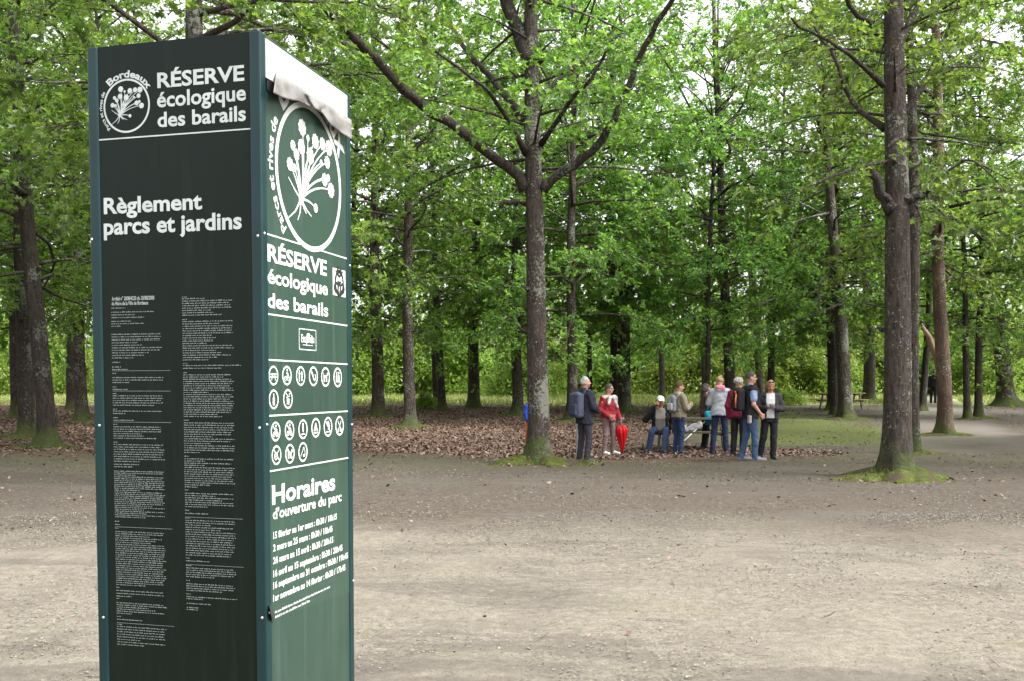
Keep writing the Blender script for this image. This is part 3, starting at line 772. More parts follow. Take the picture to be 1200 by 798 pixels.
REC = .004            # panels sit back from the posts
PW = .030
def panel(name, org, right, nrm, w, mat):
    bm = bmesh.new(); M = Matrix((right, -nrm, (0, 0, 1))).transposed()
    c = np.array(org) + right * (w / 2) - nrm * (REC + .006) + np.array([0, 0, (ZTOP - .012) / 2 + .02])
    box(bm, pl(c), (w - 2 * PW + .006, .012, ZTOP - .03), M, .0015)
    return bm_ob(name, bm, mat, pillar)
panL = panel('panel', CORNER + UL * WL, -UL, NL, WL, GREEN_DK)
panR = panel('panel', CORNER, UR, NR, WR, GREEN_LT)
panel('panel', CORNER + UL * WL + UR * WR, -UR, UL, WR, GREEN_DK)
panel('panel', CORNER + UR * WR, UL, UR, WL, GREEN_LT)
for i, (a, b) in enumerate(((0, 0), (1, 0), (0, 1), (1, 1))):
    bm = bmesh.new(); M = Matrix((UL, UR, (0, 0, 1))).transposed()
    c = CORNER + UL * (PW / 2 + a * (WL - PW)) + UR * (PW / 2 + b * (WR - PW)) + np.array([0, 0, ZTOP / 2])
    box(bm, pl(c), (PW, PW, ZTOP), M, .004)
    bm_ob('corner_post', bm, POST, pillar, loc=None)
bm = bmesh.new(); box(bm, pl(CEN + np.array([0, 0, ZTOP - .020])), (WL - .03, WR - .03, .02), Matrix((UL, UR, (0, 0, 1))).transposed(), .003)
bm_ob('roof', bm, GREEN_DK, pillar)
bm = bmesh.new(); box(bm, pl(CEN + np.array([0, 0, .03])), (WL + .06, WR + .06, .06), Matrix((UL, UR, (0, 0, 1))).transposed(), .006)
bm_ob('foot_plate', bm, POST, pillar)
for f, pts in ((FL, [(107.5, 281), (116.4, 498), (121, 723), (302, 277), (304, 501), (307, 723.5)]),
               (FR, [(310, 274), (313, 497), (316, 717.5), (410, 312), (412.3, 497), (414, 680)])):
    for q in pts:
        u, v = f.uv(*q); bm = bmesh.new()
        bmesh.ops.create_uvsphere(bm, u_segments=10, v_segments=6, radius=.0042)
        bmesh.ops.scale(bm, vec=(1, 1, 1), verts=bm.verts)
        bm_ob('screw', bm, STEEL, pillar, True, loc=f.xyz(u, v, -.001))

class Flat:
    """flat vinyl shapes on a face, cut as polygons"""
    def __init__(s, face, h=-REC + .0008): s.f = face; s.h = h; s.V = []; s.P = []
    def poly(s, uv, dh=0.):
        b = len(s.V); s.V += [tuple(s.f.xyz(u, v, s.h + dh)) for u, v in uv]; s.P.append(tuple(range(b, b + len(uv))))
    def mesh2d(s, V2, polys, dh=0.):
        b = len(s.V); s.V += [tuple(s.f.xyz(u, v, s.h + dh)) for u, v in V2]; s.P += [tuple(i + b for i in p) for p in polys]
    def line(s, a, b_, w, w2=None, dh=0.):
        a, b_ = np.array(a, float), np.array(b_, float); d = b_ - a; d /= np.linalg.norm(d) + 1e-9; n = np.array([-d[1], d[0]])
        w2 = w if w2 is None else w2
        s.poly([a - n * w / 2, b_ - n * w2 / 2, b_ + n * w2 / 2, a + n * w / 2], dh)
    def path(s, pts, w, w2=None, dh=0.):
        w2 = w if w2 is None else w2; n = len(pts) - 1
        for i in range(n):
            s.line(pts[i], pts[i + 1], w + (w2 - w) * i / n, w + (w2 - w) * (i + 1) / n, dh + i * 2e-6)
    def disc(s, c, rx, ry=None, n=18, dh=0., rot=0, bumpy=0):
        ry = rx if ry is None else ry
        s.poly([(c[0] + rx * (1 + bumpy * math.sin(9 * t)) * math.cos(t), c[1] + ry * (1 + bumpy * math.sin(9 * t)) * math.sin(t)) for t in [i * 2 * math.pi / n for i in range(n)]], dh)
    def ring(s, c, r0, r1, n=48, dh=0., sy=1.0):
        for i in range(n):
            a, b_ = i * 2 * math.pi / n, (i + 1) * 2 * math.pi / n
            s.poly([(c[0] + r * math.cos(t), c[1] + r * sy * math.sin(t)) for r, t in ((r0, a), (r1, a), (r1, b_), (r0, b_))], dh)
    def build(s, name, mat, parent):
        me = bpy.data.meshes.new(name); me.from_pydata(s.V, [], s.P); me.materials.append(mat); me.update()
        # face the polygons outward
        bm = bmesh.new(); bm.from_mesh(me); n = Vector(s.f.n)
        bm.normal_update()
        fl = [f for f in bm.faces if f.normal.dot(n) < 0]
        if fl: bmesh.ops.reverse_faces(bm, faces=fl)
        bm.to_mesh(me); bm.free()
        return ob(name, me, parent)

_tc = {}
def text2d(t, bold=0.0):
    k = (t, bold)
    if k in _tc: return _tc[k]
    cu = bpy.data.curves.new('lettering', 'FONT'); cu.body = t; cu.offset = bold; cu.resolution_u = 3; cu.fill_mode = 'FRONT'
    o = bpy.data.objects.new('lettering', cu); COL.objects.link(o)
    dg = bpy.context.evaluated_depsgraph_get(); dg.update()
    me = bpy.data.meshes.new_from_object(o.evaluated_get(dg))
    V = np.array([v.co[:2] for v in me.vertices]) if len(me.vertices) else np.zeros((0, 2))
    P = [tuple(p.vertices) for p in me.polygons]
    bpy.data.objects.remove(o); bpy.data.curves.remove(cu); bpy.data.meshes.remove(me)
    _tc[k] = (V, P); return V, P
XH = text2d('x')[0][:, 1].max(); CAPH = text2d('H')[0][:, 1].max()

def put_text(fl, t, xl, ybl, xr, ybr, ytop, ref='cap', bold=.02):
    f = fl.f; a = f.uv(xl, ybl); b = f.uv(xr, ybr); top = f.uv(xl, ytop)
    V, P = text2d(t, bold); h = CAPH if ref == 'cap' else XH
    sx = (b[0] - a[0]) / (V[:, 0].max() - V[:, 0].min()); sy = (top[1] - a[1]) / (h + bold * 1.0)
    u = a[0] + (V[:, 0] - V[:, 0].min()) * sx
    v = a[1] + (b[1] - a[1]) * (u - a[0]) / (b[0] - a[0]) * 0.0 + (a[1] + b[1]) / 2 - a[1] + V[:, 1] * sy
    fl.mesh2d(np.stack([u, v], 1), P)

def arc_text(fl, c, t, rad, a0, a1, hx, bold=.02, ref='cap'):
    """text along a circle, angle a0 (start) down to a1, degrees"""
    V, P = text2d(t, bold); w0, w1 = V[:, 0].min(), V[:, 0].max()
    sy = hx / (CAPH if ref == 'cap' else XH)
    a = np.radians(a0 + (a1 - a0) * (V[:, 0] - w0) / (w1 - w0)); r = rad + V[:, 1] * sy
    fl.mesh2d(np.stack([c[0] + r * np.cos(a), c[1] + r * np.sin(a)], 1), P)

DOTS = [(-.24, .64, .12), (-.07, .54, .05), (.16, .55, .11), (.39, .57, .10), (.60, .56, .12), (0, .31, .12), (-.27, .37, .11), (-.52, .33, .075), (-.42, .23, .085),
        (.54, .34, .095), (.34, .29, .05), (-.61, .06, .095), (-.48, .04, .06), (.45, .07, .10), (.57, .12, .06), (.66, -.04, .115), (.15, -.39, .07)]
def emblem(face, c, r, mat, parent, cap=.25, a0=133, a1=31):
    fl = Flat(face)
    fl.ring(c, r * .945, r * 1.02, 64)
    hub = (c[0] - .30 * r, c[1] - .35 * r)
    for i, (x, y, q) in enumerate(DOTS):
        p = np.array([c[0] + x * r, c[1] + y * r]); h = np.array(hub); m = (p + h) / 2 + np.array([(p - h)[1], -(p - h)[0]]) * (-.16 if x > .1 else .13)
        pts = [(1 - t) ** 2 * h + 2 * t * (1 - t) * m + t * t * p for t in np.linspace(0, 1, 7)]
        fl.path(pts, .040 * r, .018 * r, dh=2e-5 * i)
        fl.disc(p, q * r * .92, dh=4e-4 + 2e-5 * i, bumpy=.10, n=36)
    for x, y in ((-.40, -.65), (.02, -.53), (-.14, -.52), (-.68, -.67), (-.66, -.12), (-.22, -.02), (-.05, -.08)):
        fl.path([hub, ((hub[0] + c[0] + x * r) / 2 + .02 * r, (hub[1] + c[1] + y * r) / 2 - .03 * r), (c[0] + x * r, c[1] + y * r)], .04 * r, .016 * r, dh=4.4e-4)
    fl.disc(hub, .07 * r, dh=8e-4)
    arc_text(fl, c, 'Bordeaux', r * 1.07, a0, a1, r * cap, .03)
    arc_text(fl, c, 'Parcs et rives de', r * 1.08, 228, 149, r * .135, .02)
    return fl.build('emblem', mat, parent)

# --- left face
cl_ = (FL.uv(120, 128) + FL.uv(175, 121)) / 2; rl = (FL.uv(147.6, 92)[1] - FL.uv(147.6, 156)[1]) / 2
cl_ = np.array([(FL.uv(120, 124)[0] + FL.uv(175.2, 124)[0]) / 2, (FL.uv(147.6, 92)[1] + FL.uv(147.6, 156)[1]) / 2])
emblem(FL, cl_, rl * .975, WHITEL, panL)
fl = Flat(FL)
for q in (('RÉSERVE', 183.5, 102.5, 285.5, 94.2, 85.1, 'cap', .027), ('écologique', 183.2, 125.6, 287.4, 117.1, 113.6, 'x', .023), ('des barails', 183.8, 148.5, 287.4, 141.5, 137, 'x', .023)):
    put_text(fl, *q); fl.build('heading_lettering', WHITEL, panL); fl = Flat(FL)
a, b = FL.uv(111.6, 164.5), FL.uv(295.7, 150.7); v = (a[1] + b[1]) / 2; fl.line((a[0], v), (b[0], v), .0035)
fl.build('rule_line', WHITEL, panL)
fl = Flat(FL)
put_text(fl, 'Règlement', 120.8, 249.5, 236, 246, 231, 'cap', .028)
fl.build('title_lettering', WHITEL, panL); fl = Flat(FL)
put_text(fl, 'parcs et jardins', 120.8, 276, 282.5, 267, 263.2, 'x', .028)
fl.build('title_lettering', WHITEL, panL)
fl = Flat(FL)
put_text(fl, 'Arrêté n° 2008/4220 du 20/08/2008', 130, 352.5, 180, 351.5, 348, 'cap', .03)
put_text(fl, 'du Maire de la Ville de Bordeaux', 130, 358.3, 173, 357, 354, 'cap', .03)
# the small print: rows of word-like strokes, too small to read in the photograph
def small_print(fl, xl, xr, rows):
    ul = FL.uv(xl, 450)[0]; ur = FL.uv(xr, 450)[0]
    for y, w, bold in rows:
        v = FL.uv(xl, y)[1]
        if bold == 2: fl.line((ul + .0, v), (FL.uv(xr + 8, 450)[0], v), .0007); continue
        u = ul; end = ul + (ur - ul) * w
        while u < end:
            for _ in range(R.choice([2, 2, 3, 4, 5, 6, 8])):
                h = R.choice([.0017, .0017, .0017, .0026]); ww = R.uniform(.0010, .0019)
                if u + ww > end: break
                fl.poly([(u, v), (u + ww, v), (u + ww, v + h), (u, v + h)]); u += ww + .0009
                if bold: fl.poly([(u, v), (u + .001, v), (u + .001, v + h * .9), (u, v + h * .9)]); u += .0013
            u += .0022
def para(y0, y1, n, wmax=1.0):
    n = max(2, round(n * .82))
    return [(y0 + (y1 - y0) * i / max(1, n - 1), (R.uniform(.92, 1.0) if R.random() > .22 else R.uniform(.35, .8)) * wmax if i < n - 1 else R.uniform(.25, .9) * wmax, 0) for i in range(n)]
z4 = lambda y: 330 + y / 3.471
z5 = lambda y: 560 + y / 3.352
rows = [(z4(111), .28, 0)] + para(z4(128), z4(150), 4, .85) + para(z4(165), z4(185), 4, .7) + para(z4(218), z4(310), 12) + [(z4(328), .16, 0), (z4(347), .18, 0), (z4(357), .3, 1), (z4(361), 1, 2), (z4(373), .08, 0)] \
    + para(z4(390), z4(410), 4) + [(z4(428), .09, 0), (z4(438), .3, 1), (z4(443), 1, 2), (z4(455), .08, 0)] + para(z4(464), z4(502), 6) + [(z4(518), .08, 0)] + para(z4(526), z4(536), 3) \
    + [(z4(553), .1, 0), (z4(563), .42, 1), (z4(569), 1, 2), (z4(580), .08, 0)] + para(z4(590), z4(636), 7) + [(z4(652), .08, 0)] + para(z4(662), z4(730), 10) + para(z4(742), z4(752), 2, .5) \
    + para(z4(770), z5(152), 30) + [(z5(170), .08, 0), (z5(182), .1, 1), (z5(190), 1, 2), (z5(197), .07, 0)] + para(z5(210), z5(418), 32) + [(z5(429), .06, 0)] + para(z5(441), z5(463), 4) \
    + [(z5(472), .06, 0)] + para(z5(489), z5(530), 7) + [(z5(543), .1, 0), (z5(554), .5, 1), (z5(566), 1, 2), (z5(574), .1, 0)] + para(z5(582), z5(652), 10)
small_print(fl, 131, 191, rows)
rows = [(z4(66), .09, 0)] + para(z4(73), z4(140), 10) + [(z4(158), .09, 0)] + para(z4(166), z4(318), 21) + [(z4(333), .1, 0)] + para(z4(341), z4(352), 2, 1.15) + [(z4(370), .08, 0)] + para(z4(379), z4(548), 24) \
    + [(z4(563), .1, 0)] + para(z4(574), z4(694), 17) + [(z4(710), .1, 0)] + para(z4(720), z5(35), 17) + [(z5(47), .08, 0)] + para(z5(60), z5(112), 8) \
    + [(z5(127), .1, 0), (z5(139), .45, 1), (z5(152), 1, 2), (z5(157), .1, 0)] + para(z5(166), z5(302), 20) + [(z5(314), .1, 0), (z5(325), .45, 1), (z5(338), 1, 2), (z5(344), .1, 0)] + para(z5(353), z5(387), 6) \
    + [(z5(402), .08, 0)] + para(z5(415), z5(441), 5) + [(z5(455), .1, 0)] + para(z5(466), z5(474), 2) + [(z5(492), .5, 0), (z5(508), .25, 0), (z5(516), .22, 0)]
small_print(fl, 214, 274, rows)
fl.build('small_print', plain('faded_print', (.22, .255, .24), .6), panL)

# --- right face
cr = np.array([(FR.uv(324.5, 200)[0] + FR.uv(400.2, 220)[0]) / 2, (FR.uv(348, 127)[1] + FR.uv(371, 283)[1]) / 2])
rr_ = (FR.uv(400.2, 220)[0] - FR.uv(324.5, 200)[0]) / 2
emblem(FR, cr, rr_, WHITE, panR, .33, 137, 27)
fl = Flat(FR)
for q in (('RÉSERVE', 315, 306.8, 384.2, 322.6, 287, 'cap', .030), ('écologique', 315, 333.7, 385.3, 344.5, 322, 'x', .026), ('des barails', 315, 360.2, 385.8, 371.3, 348.8, 'x', .026)):
    put_text(fl, *q); fl.build('heading_lettering', WHITE, panR); fl = Flat(FR)
for x0, y0, x1, y1 in ((312.8, 274.5, 408.6, 303.5), (313, 367.9, 409.3, 382.4), (313.4, 421, 409.7, 426.3), (314.2, 486.4, 411, 481.5), (314.6, 552, 411.5, 535.8)):
    a, b = FR.uv(x0, y0), FR.uv(x1, y1); v = (a[1] + b[1]) / 2; fl.line((a[0], v), (b[0], v), .0042); fl.build('rule_line', WHITE, panR); fl = Flat(FR)
# white label with a black sign
a, b = FR.uv(391.2, 346), FR.uv(405.8, 318)
fl = Flat(FR); fl.poly([(a[0], a[1]), (b[0], a[1]), (b[0], b[1]), (a[0], b[1])])
lab = fl.build('white_label', WHITE, panR)
fl = Flat(FR, -REC + .0016); m = (a + b) / 2; w, h = b[0] - a[0], b[1] - a[1]
fl.ring((m[0], m[1] - .02 * h), w * .26, w * .36, 28, sy=1.25)
for t in (90, 210, 330):
    q = (m[0] + w * .27 * math.cos(math.radians(t)), m[1] + w * .36 * math.sin(math.radians(t)))
    fl.ring(q, w * .10, w * .19, 18, dh=1e-4)
fl.poly([(m[0] - w * .16, m[1] + h * .05), (m[0], m[1] - h * .16), (m[0] + w * .16, m[1] + h * .05)], dh=2e-4)
fl.path([(m[0] - w * .3, m[1] - h * .34), (m[0] + w * .3, m[1] - h * .34)], h * .035); fl.path([(m[0] - w * .3, m[1] + h * .40), (m[0] + w * .3, m[1] + h * .40)], h * .05)
fl.build('sign', BLACK, lab)
# framed square mark
a, b = FR.uv(352, 408.6), FR.uv(371.4, 388); m = (a + b) / 2; w, h = b[0] - a[0], b[1] - a[1]
fl = Flat(FR); t = .0028
for q in (((a[0], a[1]), (b[0], a[1])), ((a[0], b[1]), (b[0], b[1])), ((a[0], a[1]), (a[0], b[1])), ((b[0], a[1]), (b[0], b[1]))): fl.line(*q, t, dh=R.uniform(0, 1e-4))
fl.disc((m[0] + .04 * w, m[1] + h * .22), w * .11, h * .10)
fl.line((m[0] - .04 * w, m[1] + h * .05), (m[0] + .05 * w, m[1] + h * .24), .002, dh=2e-4)
V, P = text2d('EcoJardin', .03); s_ = w * .78 / V[:, 0].max(); fl.mesh2d(np.stack([m[0] - w * .39 + V[:, 0] * s_, m[1] - h * .12 + V[:, 1] * s_ * 1.25], 1), P)
fl.line((m[0] - w * .3, m[1] - h * .26), (m[0] + w * .3, m[1] - h * .26), h * .04)
fl.build('square_mark', WHITE, panR)
# pictograms
def picto(cx, cy, draw, ban, name):
    px, py = 310 + cx / 5.914, 415 + cy / 5.914
    c = FR.uv(px, py); r = (FR.uv(px, py - 11.6)[1] - FR.uv(px, py + 11.6)[1]) / 2
    fl = Flat(FR); fl.ring(c, r * .80, r * 1.0, 36)
    P_ = lambda x, y: (c[0] + x * r, c[1] + y * r)
    draw(fl, P_, r)
    if ban: fl.line(P_(-.6, .6), P_(.6, -.6), r * .16, dh=6e-4)
    fl.build(name, WHITE, panR)
def i_table(f, P, r):
    f.line(P(-.62, .14), P(.62, .14), r * .18); f.line(P(-.7, -.14), P(.7, -.14), r * .13); f.line(P(-.22, .1), P(-.4, -.5), r * .14, dh=1e-4); f.line(P(.22, .1), P(.4, -.5), r * .14, dh=1e-4)
def i_bike(f, P, r):
    for x in (-.32, .32): f.ring(P(x, -.3), r * .16, r * .27, 18)
    f.path([P(-.32, -.3), P(-.02, -.2), P(.1, .1), P(-.12, .3), P(.22, .22), P(.32, -.3)], r * .12, dh=1e-4); f.disc(P(.05, .55), r * .15)
def i_two(f, P, r):
    f.disc(P(-.28, .5), r * .13); f.disc(P(.25, .38), r * .12); f.line(P(-.28, .34), P(-.28, -.55), r * .24); f.line(P(.25, .22), P(.25, -.5), r * .26, dh=1e-4); f.line(P(-.55, .28), P(.5, .2), r * .12, dh=2e-4)
def i_squirrel(f, P, r):
    f.path([P(-.4, .4), P(-.1, .1), P(.1, -.35), P(.45, -.35)], r * .30, r * .18); f.disc(P(-.42, .42), r * .15, dh=2e-4); f.path([P(.45, -.35), P(.5, .0), P(.35, .2)], r * .16, dh=3e-4)
def i_dog(f, P, r):
    f.line(P(-.45, .05), P(.3, .05), r * .28); [f.line(P(x, 0), P(x, -.5), r * .12, dh=1e-4 * k) for k, x in enumerate((-.4, -.22, .12, .28), 1)]; f.disc(P(.42, .28), r * .17, dh=6e-4); f.line(P(-.45, .1), P(-.55, .45), r * .09, dh=7e-4)
def i_wc(f, P, r):
    f.disc(P(-.28, .45), r * .13); f.disc(P(.28, .45), r * .13); f.line(P(-.28, .28), P(-.28, -.5), r * .30); f.line(P(.28, .28), P(.28, -.5), r * .22, r * .42); f.line(P(0, .6), P(0, -.6), r * .06)
def i_bottle(f, P, r):
    f.line(P(0, -.6), P(0, .15), r * .42); f.line(P(0, .1), P(0, .6), r * .18, dh=1e-4)
def i_bin(f, P, r):
    f.line(P(.0, -.55), P(.05, .05), r * .5, r * .6); f.line(P(-.35, .15), P(.4, .3), r * .12); f.line(P(-.05, .3), P(-.4, .6), r * .14, dh=1e-4); f.disc(P(.35, .5), r * .1)
def i_moto(f, P, r):
    i_bike(f, P, r); f.line(P(-.3, -.08), P(.3, -.02), r * .2, dh=3e-4)
def i_fish(f, P, r):
    f.path([P(-.5, -.4), P(.2, .5), P(.45, .0), P(.4, -.4)], r * .11); f.disc(P(.2, -.35), r * .26, r * .14, dh=2e-4)
def i_swim(f, P, r):
    f.disc(P(.0, .5), r * .15); f.line(P(0, .35), P(.02, -.3), r * .34, r * .2); f.line(P(-.4, -.5), P(.4, -.5), r * .14)
def i_tent(f, P, r):
    f.line(P(-.05, .5), P(-.42, -.35), r * .15); f.line(P(-.05, .5), P(.4, -.35), r * .15, dh=1e-4); f.line(P(-.5, -.5), P(.5, -.5), r * .15, dh=2e-4); f.line(P(-.05, .2), P(-.02, -.35), r * .22, dh=3e-4)
def i_fire(f, P, r):
    f.path([P(-.05, .55), P(.2, .2), P(.2, -.3)], r * .3, r * .45); f.line(P(-.45, -.5), P(.45, -.5), r * .12, dh=2e-4)
def i_shears(f, P, r):
    f.line(P(-.4, .5), P(.35, -.45), r * .13); f.line(P(.4, .5), P(-.35, -.45), r * .13, dh=1e-4); f.ring(P(-.3, -.45), r * .08, r * .2, 14, dh=2e-4); f.ring(P(.3, -.45), r * .08, r * .2, 14, dh=2e-4)
def i_ball(f, P, r):
    f.ring(P(-.1, -.1), r * .2, r * .4, 20); f.line(P(.2, .2), P(.45, .5), r * .14); f.line(P(-.3, -.1), P(.1, -.1), r * .1, dh=2e-4)
for cx, cy, dr, ban in ((70, 145, i_table, 0), (163, 145, i_bike, 0), (258, 148, i_two, 0), (346, 150, i_squirrel, 0), (430, 155, i_dog, 0), (514, 158, i_wc, 0), (72, 310, i_bottle, 0), (170, 307, i_bin, 0),
                        (85, 533, i_moto, 1), (181, 525, i_bike, 1), (274, 517, i_swim, 0), (363, 507, i_tent, 0), (447, 500, i_fire, 1), (527, 493, i_shears, 0), (91, 697, i_ball, 1), (184, 687, i_dog, 1), (274, 675, i_fish, 0)):
    picto(cx, cy, dr, ban, 'pictogram')
# opening hours
q = [FR.uv(315.5, 556), FR.uv(411, 541), FR.uv(412.5, 693), FR.uv(318, 727)]
fl = Flat(FR, -REC + .0004); fl.poly([(p_[0], p_[1]) for p_ in q]); sheet = fl.build('timetable_sheet', GREEN_SH, panR)
fl = Flat(FR, -REC + .0012)
put_text(fl, 'Horaires', 320, 588.5, 393.8, 574.5, 566.3, 'cap', .03)
put_text(fl, "d'ouverture du parc", 320.8, 606.6, 401.3, 587.6, 598.2, 'x', .025)
fl.build('hours_title', WHITE, panR); fl = Flat(FR, -REC + .0012)
for t_, y0, xr, yr in (('15 février au 1er mars : 8h30 / 18h15', 630, 395.8, 608.6), ('2 mars au 25 mars : 8h30 / 18h45', 644.6, 390.7, 623), ('26 mars au 15 avril : 8h30 / 20h15', 659.7, 391.6, 635.6),
                       ('16 avril au 15 septembre : 8h30 / 20h45', 674, 402.4, 645.8), ('16 septembre au 31 octobre : 8h30 / 19h45', 688, 408.7, 654.8), ('1er novembre au 14 février : 8h30 / 17h45', 702, 405.8, 669.4)):
    put_text(fl, t_, 321.3, y0, xr, yr, y0 - 7.9, 'cap', .035); fl.build('hours_line', WHITE, panR); fl = Flat(FR, -REC + .0012)
for x0, y0, x1, y1 in ((322.4, 717.5, 387, 689.7), (323, 724.6, 361.8, 705.5)):
    a, b = FR.uv(x0, y0), FR.uv(x1, y1); u = a[0]; v = (a[1] + b[1]) / 2
    while u < b[0]:
        for _ in range(R.randint(2, 8)):
            w_ = R.uniform(.002, .0034); h_ = R.choice([.0045, .0045, .0065]); fl.poly([(u, v), (u + w_, v), (u + w_, v + h_), (u, v + h_)]); u += w_ + .001
        u += .003
fl.build('footnote', WHITE, panR)
# bare white strip with the peeled film hanging from it
u0, u1 = PW - .001, WR - PW + .001
vb = FR.uv(322, 84)[1]
bm = bmesh.new(); M = Matrix((UR, -NR, (0, 0, 1))).transposed()
box(bm, pl(CORNER + UR * (WR / 2) - NR * (REC - .003) + np.array([0, 0, (ZTOP - .012 + vb - .03) / 2])), (u1 - u0, .006, ZTOP - .012 - vb + .03), M, .001)
bm_ob('bare_strip', bm, BOARD, pillar)
botp = np.array([(320.7, 109.6), (331, 114.5), (342.6, 117.7), (352, 119.5), (360, 123.7), (370, 127.5), (377, 131), (382, 138), (388, 147), (398, 155), (412.5, 163.5)])
topp = np.array([(323.8, 84.5), (412, 141)])
def on_plane(px, py, h):
    d = ray(px, py); c = np.array([0, 0, CAMH]); o = FR.o + FR.n * h
    return c + d * (np.dot(o - c, FR.n) / np.dot(d, FR.n)) - np.array(CEN)
nu, nt_ = 60, 12; V = []
for i in range(nu):
    s_ = i / (nu - 1); tq_ = topp[0] + (topp[1] - topp[0]) * s_
    k = s_ * (len(botp) - 1); j = min(int(k), len(botp) - 2); bq = botp[j] + (botp[j + 1] - botp[j]) * (k - j)
    for t in range(nt_):
        w = t / (nt_ - 1)
        out = .005 + .012 * math.sin(min(1, w * 3.5) * 1.57) + .010 * w + .005 * math.sin(s_ * 23 + w * 3) * w + .006 * math.sin(s_ * 11 + 1) * w
        out += .014 * math.exp(-((s_ - .40 - .10 * w) / .035) ** 2) * (.3 + .7 * w) - .008 * math.exp(-((s_ - .70 + .12 * w) / .03) ** 2) * w + R.gauss(0, .0005)
        q = tq_ + (bq - tq_) * w
        V.append(on_plane(q[0], q[1], max(.002, out)))
Q = [(i * nt_ + t, i * nt_ + t + 1, (i + 1) * nt_ + t + 1, (i + 1) * nt_ + t) for i in range(nu - 1) for t in range(nt_ - 1)]
fo = ob('peeling_flap', mesh_np('peeling_flap', V, np.array(Q), FLAPM, True), pillar)
md = fo.modifiers.new('thickness', 'SOLIDIFY'); md.thickness = .0009
cv = []
for i in range(9):
    for t in range(6):
        q = np.array([315.6, 709.]) + np.array([.45, 2.3]) * i + np.array([.62 * t * math.sin(math.pi * (i + 1) / 10) * 1.6, 0])
        cv.append(on_plane(q[0], q[1], .001 + .012 * math.sin(math.pi * (i + .5) / 9.) * (1 - t / 5.)))
ob('curled_corner', mesh_np('curled_corner', cv, np.array([(i * 6 + t, i * 6 + t + 1, i * 6 + t + 7, i * 6 + t + 6) for i in range(8) for t in range(5)]), plain('dark_film_edge', (.02, .025, .022), .5), True), pillar)
a, b = FR.uv(312.5, 82), FR.uv(324, 112)
fl = Flat(FR, -.0002); fl.poly([(a[0], b[1]), (b[0] + .012, b[1] - .006), (b[0] + .012, a[1] - .004), (a[0], a[1])]); fl.build('gap_shade_patch', BLACK, pillar)  # flat black patch painted in for the shade inside the open hole

